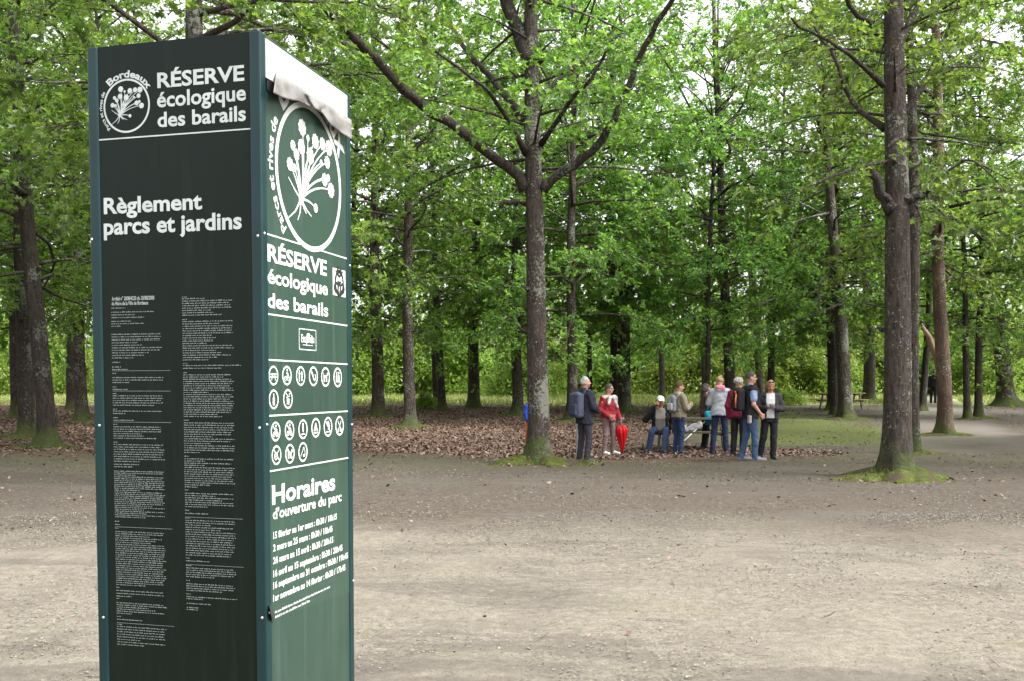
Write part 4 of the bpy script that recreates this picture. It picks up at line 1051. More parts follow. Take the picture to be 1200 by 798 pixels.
# ------------------------------------------------------------------ figures: a small signed-distance modeller
def nrm3(v): v = np.asarray(v, float); return v / (np.linalg.norm(v) + 1e-9)
class Sdf:
    def __init__(s): s.p = []
    def cap(s, a, b, ra, rb=None, m=0, k=.02, op='u'): s.p.append(('c', np.array(a, float), np.array(b, float), ra, ra if rb is None else rb, m, k, op)); return s
    def ell(s, c, r, m=0, k=.02, op='u', M=None): s.p.append(('e', np.array(c, float), np.array(r, float), M, 0, m, k, op)); return s
    def box(s, c, h, rd=.02, m=0, k=.012, op='u', M=None): s.p.append(('b', np.array(c, float), np.array(h, float), M, rd, m, k, op)); return s
    def tor(s, rings, T=None, m=0, k=.02, op='u', pw=2.5): s.p.append(('t', np.array(rings, float), T, pw, 0, m, k, op)); return s
    def cut(s, n, c, k=0): s.p.append(('h', nrm3(n), np.array(c, float), 0, 0, 0, k, 'i')); return s    # keep the side n points away from
    def bounds(s):
        lo, hi = np.full(3, 9.), np.full(3, -9.)
        for q in s.p:
            if q[7] != 'u': continue
            l, h = s.bb(q); lo = np.minimum(lo, l); hi = np.maximum(hi, h)
        return lo, hi
    def bb(s, q):
        if q[0] == 'c': r = max(q[3], q[4]); return np.minimum(q[1], q[2]) - r, np.maximum(q[1], q[2]) + r
        if q[0] == 'e': r = np.full(3, q[2].max()) if q[3] is not None else q[2]; return q[1] - r, q[1] + r
        if q[0] == 'b': r = np.full(3, np.linalg.norm(q[2])) if q[3] is not None else q[2]; return q[1] - r, q[1] + r
        if q[0] == 't':
            g = q[1]; pts = []
            for z, cx, cy, rx, ry in g: pts += [(cx - rx, cy - ry, z), (cx + rx, cy + ry, z), (cx - rx, cy + ry, z), (cx + rx, cy - ry, z)]
            pts = np.array(pts)
            if q[2] is not None: pts = pts @ np.array(q[2].to_3x3()).T + np.array(q[2].translation)
            return pts.min(0), pts.max(0)
    def dist(s, q, P):
        if q[0] == 'c':
            a, b = q[1], q[2]; ab = b - a; t = np.clip(((P - a) @ ab) / (ab @ ab + 1e-12), 0, 1)
            return np.linalg.norm(P - a - t[..., None] * ab, axis=-1) - (q[3] + (q[4] - q[3]) * t)
        if q[0] == 'e':
            p = P - q[1]
            if q[3] is not None: p = p @ q[3]
            k0 = np.linalg.norm(p / q[2], axis=-1); k1 = np.linalg.norm(p / q[2] ** 2, axis=-1) + 1e-6
            return k0 * (k0 - 1) / k1
        if q[0] == 'b':
            p = P - q[1]
            if q[3] is not None: p = p @ q[3]
            d = np.abs(p) - (q[2] - q[4])
            return np.linalg.norm(np.maximum(d, 0), axis=-1) + np.minimum(d.max(-1), 0) - q[4]
        if q[0] == 't':
            g = q[1]; p = P
            if q[2] is not None:
                Ti = np.array(q[2].inverted()); p = P @ Ti[:3, :3].T + Ti[:3, 3]
            z = p[..., 2]; zc = np.clip(z, g[0, 0], g[-1, 0])
            cx, cy, rx, ry = (np.interp(zc, g[:, 0], g[:, i]) for i in (1, 2, 3, 4))
            e = q[3]; u = (np.abs((p[..., 0] - cx) / rx) ** e + np.abs((p[..., 1] - cy) / ry) ** e) ** (1 / e)
            d = (u - 1) * np.minimum(rx, ry)
            return np.maximum(d, np.maximum(g[0, 0] - z, z - g[-1, 0]))
        if q[0] == 'h': return (P - q[2]) @ q[1]
    def mesh(s, name, mats, h=.010, wr=0.0, seed=0., smooth=True):
        lo, hi = s.bounds(); lo = lo - 3 * h; hi = hi + 3 * h
        n = np.ceil((hi - lo) / h).astype(int) + 1
        ax = [lo[i] + h * np.arange(n[i]) for i in range(3)]
        Pg = np.stack(np.meshgrid(*ax, indexing='ij'), -1).astype(np.float32).astype(float)
        D = np.full(tuple(n), .12); Mi = np.zeros(tuple(n), np.int8); Db = np.full(tuple(n), 9.)
        for q in s.p:
            if q[0] == 'h': D = np.maximum(D, s.dist(q, Pg)); continue
            l, u = s.bb(q); i0 = np.maximum(((l - .07 - lo) / h).astype(int), 0); i1 = np.minimum(((u + .07 - lo) / h).astype(int) + 2, n)
            if (i1 <= i0).any(): continue
            sl = tuple(slice(a, b) for a, b in zip(i0, i1)); d = s.dist(q, Pg[sl]); o = D[sl]; k = q[6]
            if q[7] == 'u':
                if k > 0:
                    hh = np.maximum(k - np.abs(o - d), 0) / k; D[sl] = np.minimum(o, d) - hh * hh * k * .25
                else: D[sl] = np.minimum(o, d)
                b = d < Db[sl]; Mi[sl] = np.where(b, q[5], Mi[sl]); Db[sl] = np.where(b, d, Db[sl])
            elif q[7] == 's': D[sl] = np.maximum(o, -d)
        if wr:
            x, y, z = Pg[..., 0], Pg[..., 1], Pg[..., 2]
            D = D + wr * (.7 * np.sin(26 * z + 22 * x + 3 * np.sin(9 * y + seed) + 2.5 * np.sin(7 * x + 6 * z) + seed) + .7 * np.sin(45 * z - 38 * y - 24 * x + 4 * np.sin(11 * x + 5 * z) + 2 * seed) + .8 * np.sin(31 * x + 25 * y + 9 * z + 2 * np.sin(12 * z) + seed))
        ins = D < 0
        V, Fq, cell = surfnet(D, ins, lo, h)
        mi = None
        if len(mats) > 1: mi = Mi[tuple(cell[Fq[:, 0]].T)]
        return mesh_np(name, V, Fq, mats, smooth, mi)

def surfnet(D, ins, lo, h):
    nx, ny, nz = D.shape
    c = [(i, j, k) for i in (0, 1) for j in (0, 1) for k in (0, 1)]
    cnt = sum(ins[i:nx - 1 + i, j:ny - 1 + j, k:nz - 1 + k].astype(np.int8) for i, j, k in c)
    act = (cnt > 0) & (cnt < 8); idx = np.argwhere(act)
    vid = np.full(act.shape, -1, np.int32); vid[act] = np.arange(len(idx))
    val = {q: D[idx[:, 0] + q[0], idx[:, 1] + q[1], idx[:, 2] + q[2]] for q in c}
    acc = np.zeros((len(idx), 3)); w = np.zeros(len(idx))
    for a in c:
        for ax in range(3):
            if a[ax]: continue
            b = list(a); b[ax] = 1; b = tuple(b); va, vb_ = val[a], val[b]; cr_ = (va < 0) != (vb_ < 0)
            t = np.where(cr_, va / np.where(cr_, va - vb_, 1), 0)
            p = np.tile(np.array(a, float), (len(idx), 1)); p[:, ax] += t
            acc += p * cr_[:, None]; w += cr_
    V = lo + h * (idx + acc / w[:, None]); Fs = []
    for ax in range(3):
        s0 = [slice(None)] * 3; s1 = [slice(None)] * 3; s0[ax] = slice(0, -1); s1[ax] = slice(1, None)
        A, B = ins[tuple(s0)], ins[tuple(s1)]; e = np.argwhere(A != B)
        if not len(e): continue
        u, v = (ax + 1) % 3, (ax + 2) % 3
        ok = (e[:, u] > 0) & (e[:, v] > 0) & (e[:, u] < D.shape[u] - 1) & (e[:, v] < D.shape[v] - 1); e = e[ok]
        def g(du, dv):
            q = e.copy(); q[:, u] -= du; q[:, v] -= dv; return vid[tuple(q.T)]
        f = np.stack([g(1, 1), g(0, 1), g(0, 0), g(1, 0)], 1)
        out = A[tuple(e.T)]; f[~out] = f[~out][:, ::-1]; Fs.append(f)
    return V, np.concatenate(Fs), idx

def cloth(name, col, rough=.85, var=.18):
    m, nt, b, N, L = nodes(name); tc = N('ShaderNodeTexCoord').outputs['Object']
    n = noise(nt, tc, 7, 4); lo = tuple(c * (1 - var) for c in col); hi = tuple(min(1, c * (1 + var)) for c in col)
    L(ramp(nt, n, [(.3, lo), (.7, hi)]), b.inputs['Base Color']); b.inputs['Roughness'].default_value = rough
    b.inputs['Specular IOR Level'].default_value = .25
    bump(nt, noise(nt, tc, 160, 2), b, .2, .003); return m
SKIN = plain('skin', (0.425, 0.2295, 0.1615), .55, .10, 14, spec=.35)
SKIN2 = plain('flushed_skin', (0.391, 0.1827, 0.1275), .55, .10, 14, spec=.35)
EYE = plain('dark_eye', (.03, .02, .02), .2); LIP = plain('lips', (.36, .13, .11), .5)
def denim(c): return cloth('denim', c, .9, .35)

TORSO_M = [(.86, 0, .0, .162, .105), (.97, 0, 0, .16, .112), (1.10, 0, -.008, .148, .108), (1.25, 0, -.008, .165, .118), (1.36, 0, 0, .178, .112), (1.42, 0, .005, .165, .088), (1.465, 0, .01, .10, .06), (1.50, 0, .01, .06, .05)]
TORSO_F = [(.86, 0, .0, .17, .115), (.97, 0, 0, .165, .115), (1.09, 0, -.005, .142, .10), (1.24, 0, -.015, .152, .118), (1.34, 0, -.005, .155, .105), (1.42, 0, .005, .145, .082), (1.465, 0, .01, .09, .056), (1.50, 0, .01, .055, .048)]

def hand(S_, w, d, n, side, curl=.6):
    """palm and five fingers from wrist w along d; n = palm normal"""
    w = np.array(w, float); d = nrm3(d); n = nrm3(np.array(n) - d * np.dot(n, d)); t = np.cross(d, n) * side
    pc = w + d * .048
    M = np.stack([t, d, n], 1); S_.box(pc, (.040, .048, .014), .013, 0, .012, M=M)
    for i, L in enumerate((.072, .080, .075, .058)):
        b = w + d * .088 + t * (.030 - .020 * i); c = curl * (1 + .12 * i)
        m = b + (d * math.cos(c) + n * math.sin(c)) * L * .5; e = m + (d * math.cos(2 * c) + n * math.sin(2 * c)) * L * .5
        S_.cap(b, m, .0095, .0085, 0, .004).cap(m, e, .0085, .0075, 0, .004)
    b = w + d * .025 + t * .032; m = b + nrm3(d * .7 + t * .7 + n * .3) * .042; e = m + nrm3(d * .9 + t * .15 + n * .5) * .034
    S_.cap(b, m, .012, .0105, 0, .006).cap(m, e, .0105, .0085, 0, .004)

def person(loc, yaw, label, sex='m', h=1.75, lean=0., tdz=0., twist=0., head=(0, 0, 0), arms=None, legs=None, skin=None,
           top=None, jacket=None, pants=None, shoes=None, hair=None, hands=None, res=.010, belly=0., group=None, cap_=None, glasses=None, rough=False):
    """returns the body object; local frame: forward -Y, left +X"""
    s = h / 1.75; skin = skin or SKIN
    J = {'shL': (.180, .01, 1.40), 'shR': (-.180, .01, 1.40), 'elL': (.235, .03, 1.12), 'elR': (-.235, .03, 1.12), 'wrL': (.235, -.05, .88), 'wrR': (-.235, -.05, .88),
         'hipL': (.088, 0, .92), 'hipR': (-.088, 0, .92), 'knL': (.098, -.02, .50), 'knR': (-.098, -.02, .50), 'anL': (.105, .025, .085), 'anR': (-.105, .025, .085), 'toeL': (.125, -.17, .04), 'toeR': (-.125, -.17, .04)}
    if sex == 'f':
        for k in ('shL', 'shR'): J[k] = (J[k][0] * .88, .01, 1.395)
    for d in (arms, legs):
        if d: J.update(d)
    T = Matrix.Translation((0, 0, .92 + tdz)) @ Euler((math.radians(lean), 0, math.radians(twist))).to_matrix().to_4x4() @ Matrix.Translation((0, 0, -.92))
    tp = lambda p: np.array(T @ Vector(p))
    rings = [list(r) for r in (TORSO_M if sex == 'm' else TORSO_F)]
    for r in rings:
        if .95 < r[0] < 1.3: r[4] += belly * .6; r[2] -= belly * .6; r[3] += belly * .3
    A = {k: tp(J[k]) if k[:2] in ('sh', 'el', 'wr') else np.array(J[k], float) for k in J}
    # ---- body
    B = Sdf(); B.tor(rings, T)
    B.cap(tp((0, .012, 1.44)), tp((0, -.005, 1.56)), .056, .052)
    for a in 'LR':
        B.cap(A['sh' + a], A['el' + a], .050, .040).cap(A['el' + a], A['wr' + a], .039, .026)
        B.cap(A['hip' + a], A['kn' + a], .083, .054).cap(A['kn' + a], A['an' + a], .052, .036)
        B.cap(A['an' + a] - np.array([0, -.01, .025]), A['toe' + a], .036, .028)
        hd = (hands or {}).get(a)
        side = -1 if a == 'L' else 1
        if hd: hand(B, A['wr' + a], np.array(T.to_3x3() @ Vector(hd[0])), np.array(T.to_3x3() @ Vector(hd[1])), side, hd[2])
        else:
            d = nrm3(A['wr' + a] - A['el' + a]); hand(B, A['wr' + a], d, (-1 if a == 'L' else 1, 0, 0), side, .45)
    HM = T @ Matrix.Translation((0, 0, 1.53)) @ Euler((math.radians(head[0]), math.radians(head[2]), math.radians(head[1]))).to_matrix().to_4x4() @ Matrix.Translation((0, 0, -1.53))
    hp = lambda p: np.array(HM @ Vector(p)); HR = np.array(HM.to_3x3())
    HC = (0, -.012, 1.643)
    B.ell(hp(HC), (.074, .095, .106), 0, .02, M=HR); B.ell(hp((0, -.045, 1.585)), (.056, .058, .058), 0, .03, M=HR)
    B.ell(hp((0, -.078, 1.552)), (.026, .022, .018), 0, .02, M=HR)
    B.cap(hp((0, -.100, 1.645)), hp((0, -.122, 1.612)), .010, .015, 0, .012)
    for x in (-1, 1):
        B.ell(hp((x * .078, .002, 1.628)), (.012, .024, .033), 0, .008, M=HR)
        B.ell(hp((x * .030, -.093, 1.646)), (.013, .010, .008), 1, .0, M=HR)
        B.cap(hp((x * .012, -.103, 1.664)), hp((x * .046, -.092, 1.666)), .006, .005, 0, .01)
        B.ell(hp((x * .042, -.080, 1.605)), (.022, .02, .022), 0, .02, M=HR)
    B.cap(hp((-.020, -.100, 1.574)), hp((.020, -.100, 1.574)), .0065, .0065, 2, .0)
    body = ob('person', B.mesh('person', [skin, EYE, LIP], res), None, loc)
    body.rotation_euler = (0, 0, math.radians(yaw)); body.scale = (s, s, s)
    tag(body, label, 'person', group)
    # ---- trousers
    sd = R.uniform(0, 6)
    if pants:
        P = Sdf(); fl_ = pants.get('fit', .014)
        P.tor([(.83, 0, 0, rings[0][3] + .006, rings[0][4] + .008), (.97, 0, 0, rings[1][3] + .008, rings[1][4] + .008), (1.03, 0, 0, rings[1][3] + .002, rings[1][4] + .004)], T)
        for a in 'LR':
            P.cap(A['hip' + a], A['kn' + a], .082 + fl_ * .6, .056 + fl_).cap(A['kn' + a], A['an' + a] + np.array([0, 0, -.02]), .055 + fl_, .043 + fl_ * 1.1)
        P.cut((0, 0, -1), (0, 0, .035)); P.cut((0, 0, 1), (0, 0, 1.04 + tdz))
        ob('trousers', P.mesh('trousers', [pants['m']], res, .0036, sd), body)
    if shoes:
        for a in 'LR':
            Q = Sdf(); t = A['toe' + a]; an = A['an' + a]; hl = np.array([an[0], an[1] + .022, t[2] + .004])
            Q.cap(hl, t, .043, .040).cap(an + np.array([0, .0, -.01]), (hl + t) / 2 + np.array([0, 0, .015]), .043, .038)
            Q.cut((0, 0, -1), (0, 0, t[2] - .04))
            ob('shoe', Q.mesh('shoe', [shoes], .008), body)
    def garment(nm, g, base):
        th = g.get('th', .014); hem = g.get('hem', .88); fl = g.get('flare', .0); G = Sdf()
        rg = []
        if hem < rings[0][0]: rg.append((hem, 0, 0, rings[0][3] + th + fl, rings[0][4] + th + fl))
        for r in rings[:-1]:
            if r[0] >= hem - .001 or hem < rings[0][0]:
                e = th + fl * max(0, (1.2 - r[0]) / .32); rg.append((r[0], r[1], r[2], r[3] + e, r[4] + e))
            elif rings[rings.index(r) + 1][0] > hem:
                n_ = rings[rings.index(r) + 1]; t = (hem - r[0]) / (n_[0] - r[0]); q = [r[i] + (n_[i] - r[i]) * t for i in range(5)]; rg.append((hem, q[1], q[2], q[3] + th + fl, q[4] + th + fl))
        G.tor(rg, T)
        sl = g.get('sleeve', 1.0)
        for a in 'LR':
            sh, el, wr = A['sh' + a], A['el' + a], A['wr' + a]
            G.ell(sh, (.066 + th * .5,) * 3, 0, .03)
            if sl >= .5: G.cap(sh, el, .056 + th, .047 + th, 0, .025)
            elif sl > 0: G.cap(sh, sh + (el - sh) * sl * 2, .058 + th, .056 + th, 0, .025)
            if sl > .5: G.cap(el, el + (wr - el) * (sl - .5) * 2, .045 + th, .034 + th, 0, .02)
        if g.get('hood'):
            G.ell(tp((0, .09, 1.45)), (.12, .06, .075), 0, .02); G.ell(tp((0, .02, 1.475)), (.095, .085, .04), 0, .02)
        if g.get('collar', 1): G.cap(tp((-.03, .03, 1.47)), tp((.03, .03, 1.47)), .062, .062, 0, .02)
        if g.get('bump'):
            G.ell(tp((0, .0, 1.25)), (.1, .1, .1), 0, .02)
        # neck opening
        G.p.append(('e', tp((0, -.045, 1.53)), np.array((.055, .07, .07)), None, 0, 0, 0, 's'))
        if g.get('open'):
            w_ = g['open']; TM = np.array(T.to_3x3())
            G.p.append(('b', tp((0, -.30, 1.15)), np.array((w_, .26, .40)), TM, .02, 0, 0, 's'))
        o = ob(nm, G.mesh(nm, [g['m']], res, g.get('wr', .0042), sd + 1), body)
        return o
    if top: garment(top.get('name', 'shirt'), top, 0)
    if jacket: garment(jacket.get('name', 'jacket'), jacket, 1)
    if hair:
        H = Sdf(); lk = hair.get('len', 'short'); th = hair.get('th', .012)
        H.ell(hp((0, -.004, 1.652)), (.077 + th, .096 + th, .105 + th), 0, .01, M=HR)
        if lk == 'bob': H.ell(hp((0, .03, 1.60)), (.090 + th, .075 + th, .105), 0, .03, M=HR)
        if lk == 'curly':
            for i in range(26):
                a = i * 2.4; e = .15 + .8 * (i / 26); q = (.082 * math.cos(a) * math.cos(e), .02 + .098 * math.sin(a) * math.cos(e), 1.635 + .115 * math.sin(e)); H.ell(hp(q), (.032,) * 3, 0, .012)
        # clear the face
        fz = hair.get('line', 1.700)
        H.p.append(('b', hp((0, -.135, fz - .16)), np.array((.070, .105, .16)), HR, .055, 0, 0, 's'))
        if lk != 'bob': H.p.append(('b', hp((0, -.04, 1.50)), np.array((.14, .14, .115)), HR, .02, 0, 0, 's')); H.p.append(('b', hp((0, -.055, 1.60)), np.array((.14, .05, .05)), HR, .01, 0, 0, 's'))
        if hair.get('bald'): H.p.append(('e', hp((0, -.03, 1.77)), np.array((.062, .085, .045)), HR, 0, 0, 0, 's'))
        ob('hair', H.mesh('hair', [hair['m']], .007, .0034, sd + 3), body)
    if cap_:
        K = Sdf(); K.ell(hp((0, -.004, 1.675)), (.092, .108, .092), 0, .01, M=HR); K.p.append(('b', hp((0, 0, 1.58)), np.array((.2, .2, .10)), HR, .005, 0, 0, 's'))
        K.box(hp((0, -.135, 1.686)), (.068, .055, .006), .005, 0, .012, M=HR)
        ob('cap', K.mesh('cap', [cap_], .008), body)
    if glasses:
        z, y = (1.648, -.101) if glasses == 'eyes' else (1.742, -.070)
        K = Sdf(); 
        for x in (-1, 1):
            K.ell(hp((x * .034, y, z)), (.028, .008, .020), 0, .004, M=HR); K.cap(hp((x * .062, y + .01, z + .008)), hp((x * .084, y + .10, z)), .005, .004, 0, .004)
        K.cap(hp((-.02, y - .002, z + .006)), hp((.02, y - .002, z + .006)), .005, .005, 0, .004)
        ob('sunglasses', K.mesh('sunglasses', [BLACK], .006), body)
    body['_T'] = 0; del body['_T']
    return body, T, A

def world(body, p):
    return Matrix.LocRotScale(body.location, body.rotation_euler, body.scale) @ Vector(p)

def backpack(body, T, main, accent, label, w=.15, hgt=.23, dep=.085, zc=1.20, y0=.135, name='backpack'):
    tp = lambda p: np.array(T @ Vector(p)); TM = np.array(T.to_3x3())
    B = Sdf(); B.box(tp((0, y0 + dep, zc)), (w, dep, hgt), .055, 0, .02, M=TM); B.ell(tp((0, y0 + dep, zc + hgt * .86)), (w * .86, dep * .9, .07), 0, .03, M=TM)
    o = ob(name, B.mesh(name, [main], .010, .002, 2), None, body.location); o.rotation_euler = body.rotation_euler; o.scale = body.scale
    tag(o, label, 'backpack')
    Q = Sdf(); Q.box(tp((0, y0 + 2 * dep + .012, zc - hgt * .32)), (w * .72, .032, hgt * .46), .028, 0, .01, M=TM)
    ob('pocket', Q.mesh('pocket', [accent], .010, .001, 3), o)
    for x in (-1, 1):
        g = Geo(); g.tube([tp(q) for q in ((x * .085, y0 + .02, zc + hgt * .75), (x * .10, .05, 1.492), (x * .112, -.04, 1.478), (x * .122, -.125, 1.38), (x * .135, -.138, 1.24), (x * .165, -.06, 1.10), (x * .14, y0 - .01, zc - hgt * .7))],
                          [.020, .021, .022, .021, .018, .013, .012], 8)
        ob('strap', g.mesh('strap', accent), o)
    g = Geo(); g.tube([tp((0, y0 + 2 * dep - .01, zc + hgt * .75)), tp((.0, y0 + 2 * dep + .022, zc + .05)), tp((.0, y0 + 2 * dep + .045, zc - hgt * .1))], [.010, .010, .008], 6)
    ob('buckle_strap', g.mesh('buckle_strap', accent), o)
    return o

NAVY = cloth('navy_jacket', (.022, .022, .036)); CHAR = cloth('charcoal_cloth', (.032, .030, .038)); BLK = cloth('black_cloth', (.014, .013, .016))
RED = cloth('red_jacket', (.25, .018, .028)); PALE = cloth('pale_scarf', (0.416, 0.4, 0.376)); MAUVE = cloth('mauve_brown_trousers', (.17, .115, .11))
OLIVE = cloth('olive_grey_jacket', (.20, .175, .125)); HOODY = cloth('pale_grey_fleece', (0.289, 0.3017, 0.3315)); BURG = cloth('burgundy_jacket', (.17, .012, .04))
SKYB = cloth('grey_blue_tshirt', (.19, .23, .36)); OFFW = cloth('white_top', (0.528, 0.52, 0.52)); GREYT = cloth('grey_tshirt', (.22, .20, .18)); DKBR = cloth('dark_brown_top', (.06, .035, .03))
JEAN = denim((0.0204, 0.0357, 0.08925)); JEANL = denim((0.0425, 0.07055, 0.1403)); JEAND = denim((.018, .022, .06)); LTGREY = cloth('light_grey_trousers', (.36, .36, .38))
SHOE_D = plain('dark_leather', (.03, .026, .024), .5); SHOE_W = plain('white_trainers', (.68, .67, .65), .6); SHOE_G = plain('grey_trainers', (0.156, 0.156, 0.168), .6)
H_GREY = cloth('grey_hair', (.30, .29, .28), .7, .3); H_WHITE = cloth('white_grey_hair', (0.322, 0.315, 0.301), .7, .2); H_DARK = cloth('dark_grey_hair', (.06, .052, .048), .6, .3)
H_BR = cloth('brown_hair', (.09, .05, .032), .6, .3); H_BLOND = cloth('dark_blond_hair', (.26, .16, .085), .6, .3); CAPW = cloth('white_cap', (0.629, 0.629, 0.6205))
BLUE_T = cloth('bright_blue_top', (.02, .05, .38)); ORANGE = cloth('orange_trousers', (.60, .13, .02)); TURQ = cloth('turquoise_bag_cloth', (.015, .24, .34)); PACK = cloth('slate_backpack', (0.057, 0.063, 0.099)); PACKD = cloth('dark_slate_backpack', (.045, .05, .085))
PACKG = cloth('grey_backpack', (0.182, 0.189, 0.217)); ORNG = cloth('orange_strap', (.50, .16, .05)); UMB = cloth('red_umbrella', (.50, .010, .014), .55); BAGR = cloth('red_bag', (.42, .10, .11)); BAGW = cloth('pale_grey_bag', (0.375, 0.375, 0.39))

# man in navy with the slate backpack
b1, T1, A1 = person(gpos(685, 541.5), 128, 'grey-haired man in a dark navy jacket seen from behind, beside the big oak', 'm', 1.68, head=(-2, -34, 0),
    arms={'elL': (.25, -.02, 1.13), 'wrL': (.17, -.22, 1.05), 'elR': (-.25, -.02, 1.13), 'wrR': (-.17, -.22, 1.05)}, legs={'knL': (.11, -.02, .5), 'anL': (.13, .03, .085), 'toeL': (.16, -.16, .04), 'knR': (-.11, -.02, .5), 'anR': (-.12, .05, .085), 'toeR': (-.16, -.13, .04)},
    jacket={'m': NAVY, 'th': .026, 'hem': .80, 'flare': .012}, pants={'m': CHAR, 'fit': .013}, shoes=SHOE_D, hair={'m': H_WHITE, 'th': .007})
backpack(b1, T1, PACK, PACKD, 'slate-blue backpack on the back of the man beside the big oak', w=.155, hgt=.25, dep=.09, zc=1.17)
# someone hidden behind him
person(gpos(683, 536), 20, 'person in light grey trousers hidden behind the man with the slate-blue backpack', 'f', 1.5, arms={'elL': (.22, .0, 1.12), 'wrL': (.03, -.22, 1.05), 'elR': (-.22, .0, 1.12), 'wrR': (-.03, -.22, 1.08)}, jacket={'m': CHAR, 'th': .018, 'hem': .86}, pants={'m': LTGREY, 'fit': .018}, shoes=SHOE_D, hair={'m': H_BR, 'len': 'bob'}, res=.012)
# woman in red
b2, T2, A2 = person(gpos(713, 532.5), 32, 'woman in a red jacket and white scarf with sunglasses and brownish trousers', 'f', 1.54, head=(2, 28, 0),
    arms={'elL': (.25, .02, 1.12), 'wrL': (.26, -.12, .90), 'elR': (-.24, .03, 1.12), 'wrR': (-.15, -.17, .98)}, hands={'L': ((.05, -.45, -.9), (-1, -.2, 0), 1.0)},
    legs={'knL': (.13, -.02, .5), 'anL': (.165, .03, .085), 'toeL': (.215, -.14, .04), 'knR': (-.105, -.02, .5), 'anR': (-.12, .02, .085)},
    jacket={'m': RED, 'th': .024, 'hem': .93, 'flare': .012}, pants={'m': MAUVE, 'fit': .011}, shoes=SHOE_W, hair={'m': H_DARK, 'th': .012, 'line': 1.70}, glasses='eyes')
G = Sdf(); G.ell((0, .0, 1.43), (.20, .125, .055), 0, .02); G.cap((-.05, -.12, 1.42), (-.125, -.16, 1.27), .045, .035, 0, .04); G.cap((.05, -.12, 1.42), (.15, -.15, 1.20), .045, .035, 0, .04); G.cap((.17, -.02, 1.42), (.225, .0, 1.24), .06, .05, 0, .04); G.cap((-.16, 0, 1.42), (-.20, .0, 1.30), .06, .05, 0, .04)
G.p.append(('e', np.array((0, -.03, 1.52)), np.array((.075, .09, .09)), None, 0, 0, 0, 's'))
ob('scarf', G.mesh('scarf', [PALE], .010, .004, 1), b2)
G = Sdf(); G.box((-.03, -.185, .93), (.085, .03, .075), .025, 0)
w2 = ob('waist_bag', G.mesh('waist_bag', [BAGR], .008, .001), None, b2.location); w2.rotation_euler = b2.rotation_euler; w2.scale = b2.scale
g = Geo(); g.tube([(-.09, -.175, .99), (-.16, -.10, 1.2), (-.10, .0, 1.47), (.02, .03, 1.485), (.1, -.1, 1.33), (.05, -.178, .99)], .006, 6); ob('strap', g.mesh('strap', BAGR), w2)
tag(w2, 'small pinkish-red bag hanging at the waist of the woman in red', 'bag')
# her umbrella
hw = world(b2, A2['wrL'] + np.array([.0, -.04, -.085]))
tipp = gpos(729, 531.5) + Vector((0, 0, .02)); ax_ = (tipp - hw); LU = ax_.length
ur = empty('umbrella', hw); ur.rotation_euler = Vector((0, 0, -1)).rotation_difference(ax_.normalized()).to_euler()
V = []; nr, na = 16, 64
prof = [(.10, .03), (.13, .07), (.17, .10), (.23, .118), (.32, .118), (.45, .10), (.60, .075), (.75, .055), (.88, .030), (.96, .014), (1.0, .008)]
pz = np.linspace(.10, .985, nr); pr_ = np.interp(pz, [q[0] for q in prof], [q[1] for q in prof])
for i in range(nr):
    for j in range(na):
        a = j * 2 * math.pi / na; r = pr_[i] * (1 + .30 * (abs(math.sin(4 * a)) - .5)); r *= 1 + .08 * math.sin(3 * a + 5 * pz[i])
        V.append((r * math.cos(a + .5 * pz[i]), r * math.sin(a + .5 * pz[i]), -pz[i] * LU - .03 * abs(math.cos(4 * a)) * (i == 0)))
Q = [(i * na + j, i * na + (j + 1) % na, (i + 1) * na + (j + 1) % na, (i + 1) * na + j) for i in range(nr - 1) for j in range(na)]
c_ = ob('canopy', mesh_np('canopy', V, np.array(Q), UMB, True), ur); md = c_.modifiers.new('t', 'SOLIDIFY'); md.thickness = .003
g = Geo(); g.tube([(0, 0, -.02), (0, 0, -LU)], [.006, .004], 6); ob('shaft', g.mesh('shaft', STEEL), ur)
g = Geo(); g.tube([(0, 0, -.09), (0, 0, .0), (.0, 0, .05), (.02, 0, .09), (.055, 0, .09), (.07, 0, .055)], .011, 8); ob('handle', g.mesh('handle', BAGW), ur)
tag(ur, 'loosely folded red umbrella hanging from the hand of the woman in red', 'umbrella')

# picnic tables
WOOD = plain('weathered_wood_shade_tone', (.066, .055, .042), .85, .3, 9, bmp=.4, bscale=40); WOODD = plain('brown_frame_wood', (.15, .115, .085), .85, .3, 9, bmp=.4, bscale=40)  # boards carry the table's shade in their darker colour; frame is plain brown
def picnic_table(loc, yaw, label, L=1.8, top=WOOD):
    root = empty('picnic_table', loc, math.radians(yaw))
    bm = bmesh.new()
    for i in range(5): box(bm, (R.uniform(-.004, .004), -.30 + .15 * i, .725), (L, .142, .04), None, .005)
    bm_ob('tabletop', bm, top, root)
    for sg in (-1, 1):
        bm = bmesh.new()
        for k in (0, 1): box(bm, (R.uniform(-.006, .006), sg * (.60 + .14 * k), .435), (L, .132, .04), None, .005)
        bm_ob('bench_seat', bm, top, root)
    for x in (-L * .36, L * .36):
        bm = bmesh.new(); box(bm, (x, 0, .395), (.045, 1.50, .09), None, .004); box(bm, (x + .0, 0, .682), (.045, .66, .07), None, .004); bm_ob('crossbar', bm, WOODD, root)
        for sg in (-1, 1):
            bm = bmesh.new(); a = math.atan2(.33, .68)
            box(bm, (x + .048, sg * .385, .345), (.045, .09, .76), Matrix.Rotation(sg * a, 3, 'X'), .004); bm_ob('leg', bm, WOODD, root)
    tag(root, label, 'picnic table'); return root
tq = gpos(812, 528.5); picnic_table(Vector((tq.x, tq.y + .55, float(gz(tq.x, tq.y)))), 4, 'weathered wooden picnic table in the middle of the group of people', 1.75)
